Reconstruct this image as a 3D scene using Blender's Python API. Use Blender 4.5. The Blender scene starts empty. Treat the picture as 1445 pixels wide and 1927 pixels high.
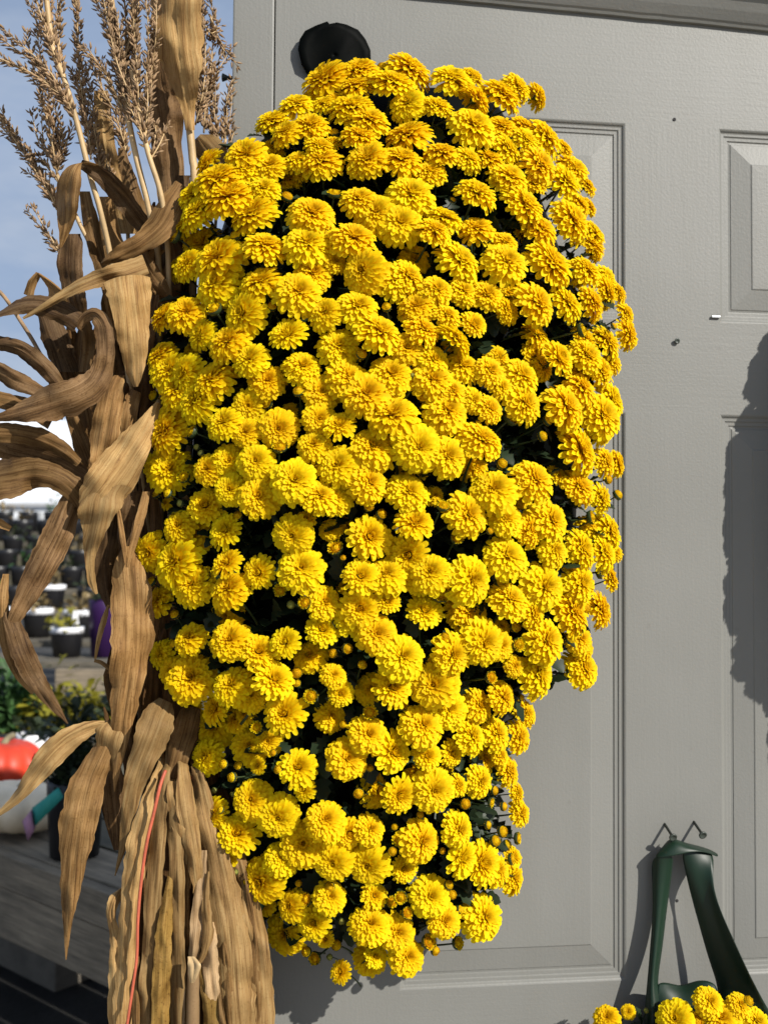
import bpy, bmesh, math, random
from mathutils import Vector, Matrix, noise
R_ = math.radians
SC = bpy.context.scene
COL = SC.collection
rnd = random.Random(7)

# ------------------------------------------------------------------ camera
F, CX, CY = 1900.0, 722.5, 963.5            # focal length and centre in photograph pixels
D = 1.14                                    # distance from the camera to the face of the door
CAMZ = 1.45
cam = bpy.data.cameras.new('camera')
camo = bpy.data.objects.new('camera', cam)
COL.objects.link(camo)
cam.sensor_fit = 'VERTICAL'
cam.sensor_height = 36.0
cam.lens = 36.0 * F / 1927.0
cam.clip_start = 0.05
cam.clip_end = 3000
YAW, PITCH, ROLL = R_(6.8), R_(2.0), R_(0.4)
camo.matrix_world = (Matrix.Translation((0, 0, CAMZ)) @ Matrix.Rotation(-YAW, 4, 'Z') @
                     Matrix.Rotation(math.pi / 2 + PITCH, 4, 'X') @ Matrix.Rotation(ROLL, 4, 'Z'))
cam.dof.use_dof = True
cam.dof.focus_distance = 0.97
cam.dof.aperture_fstop = 8.0
SC.camera = camo

# ------------------------------------------------------------------ sky and sun
SUN = Vector((0.86, -1.0, 0.84)).normalized()      # towards the sun
world = bpy.data.worlds.new('World')
SC.world = world
world.use_nodes = True
wn = world.node_tree
sky = wn.nodes.new('ShaderNodeTexSky')
sky.sky_type = 'NISHITA'
sky.sun_disc = False
sky.sun_elevation = math.asin(SUN.z)
sky.sun_rotation = math.atan2(SUN.x, SUN.y)
sky.air_density = 1.0
sky.dust_density = 2.2
sky.ozone_density = 1.0
wtc = wn.nodes.new('ShaderNodeTexCoord')
wmap = wn.nodes.new('ShaderNodeMapping'); wmap.inputs['Scale'].default_value = (1.3, 1.3, 3.2)
wnoi = wn.nodes.new('ShaderNodeTexNoise'); wnoi.inputs['Scale'].default_value = 2.2; wnoi.inputs['Detail'].default_value = 7; wnoi.inputs['Roughness'].default_value = 0.6
wramp = wn.nodes.new('ShaderNodeValToRGB'); wramp.color_ramp.elements[0].position = 0.30; wramp.color_ramp.elements[0].color = (0.66, 0.66, 0.66, 1); wramp.color_ramp.elements[1].position = 0.78
wramp.color_ramp.elements[1].color = (0.95, 0.95, 0.95, 1)
wmix = wn.nodes.new('ShaderNodeMixRGB'); wmix.inputs['Color2'].default_value = (4.4, 5.7, 8.1, 1)
bg = wn.nodes['Background']
L = wn.links.new
L(wtc.outputs['Generated'], wmap.inputs['Vector']); L(wmap.outputs['Vector'], wnoi.inputs['Vector'])
L(wnoi.outputs['Fac'], wramp.inputs['Fac']); L(wramp.outputs['Color'], wmix.inputs['Fac'])
L(sky.outputs['Color'], wmix.inputs['Color1'])
wmap2 = wn.nodes.new('ShaderNodeMapping'); wmap2.inputs['Scale'].default_value = (1.6, 1.6, 4.5); wmap2.inputs['Location'].default_value = (3.1, 1.2, .4)
wnoi2 = wn.nodes.new('ShaderNodeTexNoise'); wnoi2.inputs['Scale'].default_value = 3.0; wnoi2.inputs['Detail'].default_value = 6; wnoi2.inputs['Roughness'].default_value = .62
wr2 = wn.nodes.new('ShaderNodeValToRGB'); wr2.color_ramp.elements[0].position = .40; wr2.color_ramp.elements[1].position = .72; wr2.color_ramp.elements[1].color = (.62, .62, .62, 1)
wmix2 = wn.nodes.new('ShaderNodeMixRGB'); wmix2.inputs['Color2'].default_value = (7.2, 7.9, 9.0, 1)
L(wtc.outputs['Generated'], wmap2.inputs['Vector']); L(wmap2.outputs['Vector'], wnoi2.inputs['Vector']); L(wnoi2.outputs['Fac'], wr2.inputs['Fac'])
L(wr2.outputs['Color'], wmix2.inputs['Fac']); L(wmix.outputs['Color'], wmix2.inputs['Color1']); L(wmix2.outputs['Color'], bg.inputs['Color'])
bg.inputs['Strength'].default_value = 0.065
sl = bpy.data.lights.new('sun', 'SUN')
sl.energy = 5.0; sl.angle = R_(0.53); sl.color = (1.0, 0.95, 0.87)
so = bpy.data.objects.new('sun', sl); COL.objects.link(so)
so.location = SUN * 20
so.rotation_euler = SUN.to_track_quat('Z', 'Y').to_euler()
vs = SC.view_settings
vs.view_transform = 'Standard'; vs.look = 'None'; vs.exposure = 0.33; vs.gamma = 1.0; vs.use_curve_mapping = False
SC.cycles.max_bounces = 7
SC.cycles.diffuse_bounces = 5
SC.cycles.transmission_bounces = 4
SC.cycles.caustics_reflective = False
SC.cycles.caustics_refractive = False

# ------------------------------------------------------------------ from photograph pixels to places
MW = camo.matrix_world.copy(); ORG = MW.translation.copy(); M3 = MW.to_3x3()
def ray(px, py):
    return M3 @ Vector(((px - CX) / F, -(py - CY) / F, -1.0))
def P(px, py, d):                            # point d metres in front of the door's face
    v = ray(px, py); return ORG + v * ((D - d) / v.y)
def PZ(px, py, z):                           # point on a level at height z
    v = ray(px, py); return ORG + v * ((z - ORG.z) / v.z)
def PD(px, py, dist):                        # point dist metres ahead
    v = ray(px, py); return ORG + v * dist

# ------------------------------------------------------------------ helpers
def mesh_obj(name, bm, mat, parent=None, smooth=False, kind=None):
    me = bpy.data.meshes.new(name)
    bm.to_mesh(me); bm.free()
    if smooth:
        for p in me.polygons: p.use_smooth = True
    if mat: me.materials.append(mat)
    o = bpy.data.objects.new(name, me); COL.objects.link(o)
    if parent: o.parent = parent
    if kind: o['kind'] = kind
    return o
def pydata(name, vs_, fs, mat, parent=None, smooth=True, uvs=None, cols=None):
    me = mesh_only(name, vs_, fs, mat, smooth, uvs, cols)
    return inst(name, me, parent)
def mesh_only(name, vs_, fs, mat, smooth=True, uvs=None, cols=None):
    me = bpy.data.meshes.new(name)
    me.from_pydata(vs_, [], fs)
    if smooth: me.polygons.foreach_set('use_smooth', [True] * len(me.polygons))
    if uvs:
        ul = me.uv_layers.new(name='UVMap')
        buf = []
        for l in me.loops: buf.extend(uvs[l.vertex_index])
        ul.data.foreach_set('uv', buf)
    if cols:
        ca = me.color_attributes.new('tint', 'FLOAT_COLOR', 'POINT')
        buf = []
        for c in cols: buf.extend((c[0], c[1], c[2], 1.0))
        ca.data.foreach_set('color', buf)
    if mat: me.materials.append(mat)
    me.update()
    return me
def inst(name, me, parent=None, mw=None):
    o = bpy.data.objects.new(name, me); COL.objects.link(o)
    if parent: o.parent = parent
    if mw is not None: o.matrix_local = mw
    return o
def thing(name, label, cat, loc=(0, 0, 0), group=None):
    o = bpy.data.objects.new(name, None); COL.objects.link(o)
    o.location = loc; o.empty_display_size = 0.05
    tag(o, label, cat, group); return o
def tag(o, label, cat, group=None):
    o['label'] = label; o['category'] = cat
    if group: o['group'] = group
    return o
def place(o, root):                           # geometry was made in world coordinates: bring it under its thing
    o.parent = root
    o.matrix_local = Matrix.Translation(-Vector(root.location)) @ Matrix()
    return o
def box_bm(bm, x0, x1, y0, y1, z0, z1, bev=0):
    r = bmesh.ops.create_cube(bm, size=1)
    vs_ = r['verts']
    for v in vs_:
        v.co = Vector((x0 + (v.co.x + .5) * (x1 - x0), y0 + (v.co.y + .5) * (y1 - y0), z0 + (v.co.z + .5) * (z1 - z0)))
    if bev:
        es = list({e for v in vs_ for e in v.link_edges})
        bmesh.ops.bevel(bm, geom=es, offset=bev, segments=2, affect='EDGES', profile=0.6)
def box(name, x0, x1, y0, y1, z0, z1, mat, root=None, bev=0):
    bm = bmesh.new(); box_bm(bm, x0, x1, y0, y1, z0, z1, bev)
    o = mesh_obj(name, bm, mat)
    if root: place(o, root)
    return o
def tube_data(pts, rads, n=8, cap=True):
    vs_, fs = [], []
    pts = [Vector(p) for p in pts]
    up = None
    for i, p in enumerate(pts):
        t = (pts[min(i + 1, len(pts) - 1)] - pts[max(i - 1, 0)]).normalized()
        if up is None:
            up = t.orthogonal().normalized()
        up = (up - t * up.dot(t)).normalized()
        s = t.cross(up)
        for k in range(n):
            a = 2 * math.pi * k / n
            vs_.append(p + (up * math.cos(a) + s * math.sin(a)) * rads[i])
    for i in range(len(pts) - 1):
        for k in range(n):
            a, b = i * n + k, i * n + (k + 1) % n
            fs.append((a, b, b + n, a + n))
    if cap:
        fs.append(tuple(range(n - 1, -1, -1)))
        m = (len(pts) - 1) * n
        fs.append(tuple(range(m, m + n)))
    return vs_, fs
def lathe_data(prof, n=24):
    vs_, fs = [], []
    for (r, z) in prof:
        for k in range(n):
            a = 2 * math.pi * k / n
            vs_.append(Vector((r * math.cos(a), r * math.sin(a), z)))
    for i in range(len(prof) - 1):
        for k in range(n):
            a, b = i * n + k, i * n + (k + 1) % n
            fs.append((a, b, b + n, a + n))
    return vs_, fs
def lerp_tab(tab, y):
    if y <= tab[0][0]: return tab[0][1:]
    for a, b in zip(tab, tab[1:]):
        if y <= b[0]:
            t = (y - a[0]) / (b[0] - a[0])
            return tuple(p + (q - p) * t for p, q in zip(a[1:], b[1:]))
    return tab[-1][1:]
def catmull(pts, n):
    out = []; m = len(pts) - 1
    for i in range(n + 1):
        f = i / n * m; k = min(int(f), m - 1); t = f - k
        p0, p1, p2, p3 = pts[max(k - 1, 0)], pts[k], pts[k + 1], pts[min(k + 2, m)]
        out.append(tuple(0.5 * ((2 * b) + (-a + c) * t + (2 * a - 5 * b + 4 * c - e) * t * t + (-a + 3 * b - 3 * c + e) * t ** 3)
                         for a, b, c, e in zip(p0, p1, p2, p3)))
    return out

# ------------------------------------------------------------------ materials
class NT:
    def __init__(s, name):
        s.m = bpy.data.materials.new(name); s.m.use_nodes = True
        s.t = s.m.node_tree; s.b = s.t.nodes['Principled BSDF']; s.out = s.t.nodes['Material Output']
    def n(s, typ, **kw):
        x = s.t.nodes.new(typ)
        for k, v in kw.items():
            if k in x.inputs: x.inputs[k].default_value = v
            else: setattr(x, k, v)
        return x
    def l(s, a, b): s.t.links.new(a, b)
    def coords(s, scale=(1, 1, 1), out='Object'):
        tc = s.n('ShaderNodeTexCoord'); mp = s.n('ShaderNodeMapping')
        mp.inputs['Scale'].default_value = scale
        s.l(tc.outputs[out], mp.inputs['Vector']); return mp.outputs['Vector']
    def noise(s, vec, scale, detail=4, rough=0.55):
        x = s.n('ShaderNodeTexNoise'); x.inputs['Scale'].default_value = scale; x.inputs['Detail'].default_value = detail
        x.inputs['Roughness'].default_value = rough
        s.l(vec, x.inputs['Vector']); return x.outputs['Fac']
    def ramp(s, fac, stops):
        x = s.n('ShaderNodeValToRGB'); cr = x.color_ramp
        while len(cr.elements) < len(stops): cr.elements.new(0.5)
        for e, (p, c) in zip(cr.elements, stops):
            e.position = p; e.color = (*c, 1) if len(c) == 3 else c
        s.l(fac, x.inputs['Fac']); return x.outputs['Color']
    def mix(s, fac, a, b, mode='MIX'):
        x = s.n('ShaderNodeMixRGB', blend_type=mode)
        for sock, v in ((x.inputs[0], fac), (x.inputs[1], a), (x.inputs[2], b)):
            if isinstance(v, (int, float)): sock.default_value = v
            elif isinstance(v, tuple): sock.default_value = (*v, 1)
            else: s.l(v, sock)
        return x.outputs[0]
    def bump(s, h, strength, dist=0.001, normal=None):
        x = s.n('ShaderNodeBump'); x.inputs['Strength'].default_value = strength; x.inputs['Distance'].default_value = dist
        s.l(h, x.inputs['Height'])
        if normal: s.l(normal, x.inputs['Normal'])
        return x.outputs['Normal']
def simple(name, col, rough=0.6, var=0.15, scale=8.0, bump=0.0, spec=0.3, bd=0.002):
    t = NT(name); v = t.coords()
    f = t.noise(v, scale)
    lo = tuple(max(c * (1 - var), 0) for c in col); hi = tuple(min(c * (1 + var), 1) for c in col)
    t.l(t.ramp(f, [(0.3, lo), (0.7, hi)]), t.b.inputs['Base Color'])
    t.b.inputs['Roughness'].default_value = rough
    t.b.inputs['Specular IOR Level'].default_value = spec
    if bump: t.l(t.bump(t.noise(v, scale * 6), bump, bd), t.b.inputs['Normal'])
    return t.m
def paint(name, along):                     # grey gloss paint over embossed wood grain; along = grain direction
    t = NT(name)
    sc = {'z': (110, 110, 5.0), 'x': (5.0, 110, 110)}[along]
    v = t.coords(sc); v2 = t.coords((1, 1, 1))
    w = t.noise(v, 2.2, 5, 0.6)
    big = t.noise(v2, 6.0, 4)
    orange = t.noise(v2, 300.0, 3)
    pores = t.noise(v, 6.5, 2, 0.5)
    col = t.ramp(big, [(0.25, (0.170, 0.170, 0.156)), (0.75, (0.193, 0.193, 0.179))])
    spots = t.ramp(t.noise(v2, 55.0, 2, 0.4), [(0.0, (0.9, 0.89, 0.88)), (0.22, (0.93, 0.92, 0.91)), (0.27, (1, 1, 1))])
    col = t.mix(1.0, col, spots, 'MULTIPLY')
    drip = t.ramp(t.noise(t.coords((26, 26, 1.6)), 1.0, 3), [(0.3, (0.975, 0.975, 0.97)), (0.6, (1, 1, 1))])
    col = t.mix(1.0, col, drip, 'MULTIPLY')
    t.l(col, t.b.inputs['Base Color'])
    t.b.inputs['Roughness'].default_value = 0.5
    t.b.inputs['Specular IOR Level'].default_value = 0.35
    n1 = t.bump(t.ramp(w, [(0.35, (0, 0, 0)), (0.65, (1, 1, 1))]), 0.07, 0.0008)
    n2 = t.bump(orange, 0.3, 0.0008, n1)
    n3 = t.bump(t.ramp(pores, [(0.30, (0, 0, 0)), (0.38, (1, 1, 1))]), 0.07, 0.0005, n2)
    t.l(n3, t.b.inputs['Normal'])
    return t.m
M_VERT = paint('grey_paint_vertical_grain', 'z')
M_HORI = paint('grey_paint_horizontal_grain', 'x')
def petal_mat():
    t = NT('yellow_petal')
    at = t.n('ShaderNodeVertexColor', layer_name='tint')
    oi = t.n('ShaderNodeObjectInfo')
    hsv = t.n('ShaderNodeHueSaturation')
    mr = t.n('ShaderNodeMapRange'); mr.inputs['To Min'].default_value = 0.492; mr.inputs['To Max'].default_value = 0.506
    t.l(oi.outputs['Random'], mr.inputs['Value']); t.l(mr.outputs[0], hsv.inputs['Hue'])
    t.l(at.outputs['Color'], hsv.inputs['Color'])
    uv = t.coords((14, 1.2, 1), 'UV')
    vein = t.ramp(t.noise(uv, 1.6, 2), [(0.3, (0.92, 0.91, 0.9)), (0.7, (1, 1, 1))])
    col = t.mix(1.0, hsv.outputs['Color'], vein, 'MULTIPLY')
    t.l(col, t.b.inputs['Base Color'])
    t.b.inputs['Roughness'].default_value = 0.6
    t.b.inputs['Specular IOR Level'].default_value = 0.08
    tr = t.n('ShaderNodeBsdfTranslucent'); t.l(col, tr.inputs['Color'])
    mx = t.n('ShaderNodeMixShader'); mx.inputs[0].default_value = 0.42
    t.l(t.b.outputs[0], mx.inputs[1]); t.l(tr.outputs[0], mx.inputs[2]); t.l(mx.outputs[0], t.out.inputs['Surface'])
    t.l(t.bump(t.noise(uv, 2.0, 2), 0.25, 0.0006), t.b.inputs['Normal'])
    return t.m
M_PETAL = petal_mat()
def leafy(name, col, trans=0.15, rough=0.5, var=0.35, spec=0.3):
    t = NT(name); v = t.coords((1, 1, 1))
    f = t.noise(v, 30.0, 3)
    lo = tuple(c * (1 - var) for c in col); hi = tuple(c * (1 + var) for c in col)
    c = t.ramp(f, [(0.3, lo), (0.7, hi)])
    t.l(c, t.b.inputs['Base Color']); t.b.inputs['Roughness'].default_value = rough
    t.b.inputs['Specular IOR Level'].default_value = spec
    tr = t.n('ShaderNodeBsdfTranslucent'); t.l(c, tr.inputs['Color'])
    mx = t.n('ShaderNodeMixShader'); mx.inputs[0].default_value = trans
    t.l(t.b.outputs[0], mx.inputs[1]); t.l(tr.outputs[0], mx.inputs[2]); t.l(mx.outputs[0], t.out.inputs['Surface'])
    return t.m
M_LEAF = leafy('chrysanthemum_green', (0.013, 0.024, 0.009), 0.04)
M_STEM = leafy('chrysanthemum_stem_green', (0.028, 0.045, 0.014), 0.0)
def corn_mat(name, a, b, c, trans=0.14, speck=0.5):
    t = NT(name)
    uv = t.coords((9.0, 0.55, 1), 'UV'); uvf = t.coords((44.0, 0.8, 1), 'UV'); ob = t.coords((1, 1, 1))
    oi = t.n('ShaderNodeObjectInfo')
    add = t.n('ShaderNodeVectorMath', operation='ADD'); t.l(uv, add.inputs[0]); t.l(oi.outputs['Random'], add.inputs[1])
    sc = t.n('ShaderNodeVectorMath', operation='SCALE'); sc.inputs['Scale'].default_value = 37.0
    cmb = t.n('ShaderNodeCombineXYZ'); t.l(oi.outputs['Random'], cmb.inputs[0]); t.l(oi.outputs['Random'], cmb.inputs[1])
    t.l(cmb.outputs[0], sc.inputs[0]); t.l(sc.outputs[0], add.inputs[1])
    s1 = t.noise(add.outputs[0], 1.3, 5, 0.65)
    s1.node.inputs['Distortion'].default_value = 0.9
    s2 = t.noise(uvf, 1.5, 3, 0.5)
    blot = t.noise(ob, 30.0, 6, 0.7)
    fine = t.noise(ob, 420.0, 2, 0.5)
    col = t.ramp(s1, [(0.30, c), (0.46, a), (0.68, b)])
    col = t.mix(0.55, col, t.ramp(s2, [(0.3, (0.66, 0.60, 0.54)), (0.6, (1, 1, 1))]), 'MULTIPLY')
    col = t.mix(speck, col, t.ramp(blot, [(0.32, (0.42, 0.36, 0.30)), (0.55, (1, 1, 1))]), 'MULTIPLY')
    col = t.mix(speck * 0.9, col, t.ramp(fine, [(0.28, (0.4, 0.34, 0.28)), (0.42, (1, 1, 1))]), 'MULTIPLY')
    hs = t.n('ShaderNodeHueSaturation')
    mr = t.n('ShaderNodeMapRange'); mr.inputs['To Min'].default_value = 0.52; mr.inputs['To Max'].default_value = 1.12
    t.l(oi.outputs['Random'], mr.inputs['Value']); t.l(mr.outputs[0], hs.inputs['Value']); t.l(col, hs.inputs['Color'])
    col = hs.outputs['Color']
    t.l(col, t.b.inputs['Base Color']); t.b.inputs['Roughness'].default_value = 0.6
    t.b.inputs['Specular IOR Level'].default_value = 0.15
    tr = t.n('ShaderNodeBsdfTranslucent'); t.l(col, tr.inputs['Color'])
    mx = t.n('ShaderNodeMixShader'); mx.inputs[0].default_value = trans
    t.l(t.b.outputs[0], mx.inputs[1]); t.l(tr.outputs[0], mx.inputs[2]); t.l(mx.outputs[0], t.out.inputs['Surface'])
    n1 = t.bump(s2, 0.55, 0.0012); n2 = t.bump(s1, 0.35, 0.002, n1)
    t.l(n2, t.b.inputs['Normal'])
    return t.m
M_CORN = corn_mat('dry_corn_leaf', (0.27, 0.147, 0.050), (0.41, 0.25, 0.10), (0.11, 0.053, 0.018))
M_CORN2 = corn_mat('dry_corn_husk', (0.42, 0.25, 0.092), (0.57, 0.385, 0.165), (0.19, 0.10, 0.036), 0.12, 0.35)
M_MUST = corn_mat('mustard_corn_husk', (0.36, 0.21, 0.05), (0.44, 0.28, 0.08), (0.25, 0.14, 0.035), 0.1, 0.9)
M_PALE = corn_mat('pale_corn_husk', (0.44, 0.29, 0.15), (0.55, 0.39, 0.21), (0.28, 0.17, 0.075), 0.1, 0.3)
M_CORNW = corn_mat('weathered_shaded_corn_leaf', (0.17, 0.095, 0.038), (0.28, 0.175, 0.085), (0.055, 0.028, 0.012), .1, .75)  # weathering streaks; the dark tone also carries shade on leaves hanging behind
M_CORND = corn_mat('shaded_corn_filler', (0.14, 0.07, 0.022), (0.22, 0.115, 0.038), (0.06, 0.028, 0.010), .08, .5)  # darker leaf colour: shade of the gaps put into the filler behind
M_CANE = simple('dry_corn_cane', (0.46, 0.32, 0.16), 0.5, 0.25, 25, 0.2)
M_TASSEL = simple('dry_corn_tassel', (0.25, 0.16, 0.085), 0.7, 0.5, 90)
M_TWINE = simple('orange_twine', (0.42, 0.095, 0.05), 0.5, 0.15, 60, 0.3)
def plastic(name, col, rough=0.32):
    t = NT(name); v = t.coords()
    f = t.noise(v, 14.0, 3)
    t.l(t.ramp(f, [(0.3, tuple(c * .7 for c in col)), (0.7, tuple(c * 1.2 for c in col))]), t.b.inputs['Base Color'])
    t.b.inputs['Roughness'].default_value = rough
    t.b.inputs['Specular IOR Level'].default_value = 0.4
    t.l(t.bump(t.noise(t.coords((1, 1, .45)), 26.0, 3), 0.25, 0.004), t.b.inputs['Normal'])
    return t.m
M_BAG = plastic('green_bag_plastic', (0.003, 0.017, 0.0075), 0.46)
M_BAGDK = plastic('shaded_bag_plastic', (0.0008, 0.0014, 0.0011), 0.6)  # near-black copy of the green plastic: shade put into its colour
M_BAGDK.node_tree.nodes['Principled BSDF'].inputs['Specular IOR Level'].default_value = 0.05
M_NAIL = simple('weathered_nail', (0.035, 0.045, 0.036), 0.45, 0.2, 80, 0.2, 0.5)
M_DARK = simple('dark_hole', (0.02, 0.02, 0.02), 0.8)
def metal():
    t = NT('bright_steel'); t.b.inputs['Base Color'].default_value = (0.75, 0.75, 0.74, 1); t.b.inputs['Metallic'].default_value = 1
    t.b.inputs['Roughness'].default_value = 0.25; return t.m
M_STEEL = metal()
#PART2
# ------------------------------------------------------------------ ground
def ground_mat():
    t = NT('dark_weed_mat'); v = t.coords()
    t.l(t.ramp(t.noise(v, 3.0, 6), [(0.3, (0.012, 0.012, 0.013)), (0.75, (0.045, 0.043, 0.038))]), t.b.inputs['Base Color'])
    t.b.inputs['Roughness'].default_value = 0.9
    t.l(t.bump(t.noise(v, 60.0, 3), 0.5, 0.01), t.b.inputs['Normal'])
    return t.m
bm = bmesh.new()
q = [bm.verts.new(p) for p in ((-600, -60, 0), (600, -60, 0), (600, 900, 0), (-600, 900, 0))]
bm.faces.new(q)
mesh_obj('ground', bm, ground_mat(), kind='structure')
def fill_ground_mat():
    t = NT('pale_fill_ground'); v = t.coords()
    t.l(t.ramp(t.noise(v, 40.0, 6), [(0.3, (0.30, 0.28, 0.25)), (0.7, (0.48, 0.46, 0.42))]), t.b.inputs['Base Color'])
    t.b.inputs['Roughness'].default_value = 0.9
    t.l(t.bump(t.noise(v, 90.0, 3), 0.6, 0.01), t.b.inputs['Normal'])
    return t.m
bm = bmesh.new()
q = [bm.verts.new(p) for p in ((-7, -14, .006), (12, -14, .006), (12, 1.0, .006), (-1.2, 1.0, .006), (-7, 0.4, .006))]
bm.faces.new(q)
mesh_obj('fill_ground', bm, fill_ground_mat(), kind='structure')  # unseen pale ground, added to bounce light into the door's shadows

# ------------------------------------------------------------------ door, frame and header
def xz(px, py):
    p = P(px, py, 0); return p.x, p.z
X0 = xz(516.2, 300)[0]                                  # left edge of the door leaf
PLx0, PLx1 = xz(752, 1867)[0], xz(1177, 900)[0]       # left panel column, outer edge of the moulding
PRx0 = xz(1353, 600)[0]; PRx1 = PRx0 + (PLx1 - PLx0)
XE = PRx1 + (PLx0 - X0)
ZU1, ZU0 = xz(1180, 232)[1], xz(1355, 607)[1]
ZL1, ZL0 = xz(1355, 780)[1], xz(1149, 1846)[1]
(HXL, HZL), (HXR, HZR) = xz(827, 0), xz(1445, 61)
ZTOP, ZBOT = (HZL + HZR) / 2, 0.02
ZB1, ZB0 = ZL0 - 0.15, 0.26                           # lowest pair of panels, below the picture
door = thing('panel_door', 'grey painted door with embossed raised panels behind the yellow flowers', 'door', ((X0 + XE) / 2, D + 0.02, ZBOT))
B = D + 0.04
box('stile', X0, PLx0, D, B, ZBOT, ZTOP + .12, M_VERT, door)
box('stile', PRx1, XE, D, B, ZBOT, ZTOP + .12, M_VERT, door)
box('rail', PLx0, PRx1, D, B, ZU1, ZTOP + .12, M_HORI, door)
box('rail', PLx0, PRx1, D, B, ZL1, ZU0, M_HORI, door)
box('rail', PLx0, PRx1, D, B, ZB1, ZL0, M_HORI, door)
box('rail', PLx0, PRx1, D, B, ZBOT, ZB0, M_HORI, door)
for za, zb in ((ZU0, ZU1), (ZL0, ZL1), (ZB0, ZB1)):
    box('mullion', PLx1, PRx0, D, B, za, zb, M_VERT, door)
def rings(prof, x0, x1, z0, z1, fill):
    vs_, fs = [], []
    for (o, dep) in prof:
        vs_ += [Vector((x0 + o, D + dep, z0 + o)), Vector((x1 - o, D + dep, z0 + o)), Vector((x1 - o, D + dep, z1 - o)), Vector((x0 + o, D + dep, z1 - o))]
    for i in range(len(prof) - 1):
        for k in range(4):
            a, b = i * 4 + k, i * 4 + (k + 1) % 4
            fs.append((a, b, b + 4, a + 4))
    if fill:
        m = (len(prof) - 1) * 4
        fs.append((m, m + 1, m + 2, m + 3))
    return vs_, fs
MOULD = [(0, 0), (0.0012, 0.0004), (0.0024, 0.0012), (0.0036, 0.0026), (0.0048, 0.0031), (0.0075, 0.0032), (0.0080, 0.0042), (0.0092, 0.0046), (0.0125, 0.0047), (0.0130, 0.0057), (0.0142, 0.0060), (0.0165, 0.0056)]
PANEL = [(0.0165, 0.0056), (0.0172, 0.0048), (0.041, 0.0016), (0.0415, 0.0010), (0.0425, 0.0006), (0.05, 0.0005)]
for (x0, x1) in ((PLx0, PLx1), (PRx0, PRx1)):
    for za, zb in ((ZU0, ZU1), (ZL0, ZL1), (ZB0, ZB1)):
        v_, f_ = rings(MOULD, x0, x1, za, zb, False)
        place(pydata('moulding', v_, f_, M_VERT, smooth=False), door)
        v_, f_ = rings(PANEL, x0, x1, za, zb, True)
        place(pydata('raised_panel', v_, f_, M_VERT, smooth=False), door)
# narrow post left of the door, with the dark crack between
PX0, PX1 = xz(437, 200)[0], xz(514.8, 200)[0]
frame = thing('door_frame', 'grey wooden post along the left edge of the door, with the trim board above', 'door frame', ((PX0 + PX1) / 2, D + 0.05, 0.0))
box('post', PX0, PX1, D - 0.003, D + 0.11, 0.0, ZTOP + 0.25, M_VERT, frame, 0.002)
bm = bmesh.new()
hp = [(0.0, 0.0), (-0.004, 0.0), (-0.006, 0.003), (-0.008, 0.0045), (-0.015, 0.014), (-0.022, 0.0262), (-0.0255, 0.0275), (-0.0265, 0.0295), (-0.0265, 0.16), (0.0, 0.16)]
xa, xb = PX1 + 0.0005, XE + 0.3
za, zb2 = ZTOP + 0.001, ZTOP + 0.001
NS = 60
rows = []
for i in range(NS + 1):
    x = xa + (xb - xa) * i / NS
    w = 0.0012 * noise.noise(Vector((x * 9, 3.1, 0))) + 0.0006 * noise.noise(Vector((x * 40, 1.1, 0)))
    rows.append([bm.verts.new((x, D + a - 0.0005, HZL + (HZR - HZL) * (x - HXL) / (HXR - HXL) + c + w * (1 if c < 0.1 else 0))) for a, c in hp])
for i in range(NS):
    for k in range(len(hp)):
        a, b = rows[i], rows[i + 1]; k2 = (k + 1) % len(hp)
        bm.faces.new((a[k], a[k2], b[k2], b[k]))
bm.faces.new(rows[0]); bm.faces.new(rows[-1][::-1])
bmesh.ops.recalc_face_normals(bm, faces=bm.faces)
place(mesh_obj('trim_board', bm, M_HORI), frame)
box('wall_backing', PX1, XE, D + 0.05, D + 0.09, 0.0, ZTOP + 0.2, M_DARK, frame)

# nails, screws and holes in the door
def lathe_thing(name, prof, loc, axis, mat, label, cat, n=16, group=None):
    v_, f_ = lathe_data(prof, n)
    o = pydata(name, v_, f_, mat)
    o.matrix_world = Matrix.Translation(loc) @ Vector(axis).to_track_quat('Z', 'Y').to_matrix().to_4x4()
    return tag(o, label, cat, group)
NAIL = [(0.0, -0.002), (0.0016, -0.002), (0.0016, 0.022), (0.0046, 0.0225), (0.0048, 0.0242), (0.0036, 0.0246), (0.0030, 0.0240), (0.0, 0.0240)]
nail_dir = (0.05, -1.0, -0.42)
lathe_thing('nail', NAIL, P(1250, 1551, 0), nail_dir, M_NAIL, 'left nail of the pair holding the empty green bag handle', 'nail', 12)
lathe_thing('nail', NAIL, P(1305, 1547, 0), nail_dir, M_NAIL, 'right nail of the pair, its round head bare beside the green bag handle', 'nail', 12)
SCREW = [(0.0, -0.001), (0.0018, -0.001), (0.0018, 0.003), (0.0036, 0.006), (0.0036, 0.0068), (0.0018, 0.0072), (0.0015, 0.006), (0.0, 0.006)]
lathe_thing('screw', [(r * 1.25, z * 1.7) for r, z in SCREW], P(437.5, 147, -0.02), (-1, 0, 0), M_NAIL, 'dark screw sticking out of the left side of the grey post', 'screw')
lathe_thing('screw', [(r * .95, z * .5) for r, z in SCREW], P(1271, 642, 0), (0.1, -1, -0.15), M_NAIL, 'small rusty screw head in the rail between upper and lower panels', 'screw')
lathe_thing('screw_hole', [(0, 0.0004), (0.0014, 0.0006), (0.0019, 0.0008), (0.0022, 0.0002), (0.0022, -0.001)], P(1268, 225, 0), (0, -1, 0), M_DARK, 'small dark screw hole high on the door beside the upper panels', 'screw hole', 12)
lathe_thing('screw_hole', [(0, 0.0004), (0.0015, 0.0006), (0.0019, 0.0002), (0.0019, -0.001)], P(1273, 1695, 0), (0, -1, 0), M_DARK, 'tiny dark hole in the door seen through the bag handle', 'screw hole', 12)
bm = bmesh.new()
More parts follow.
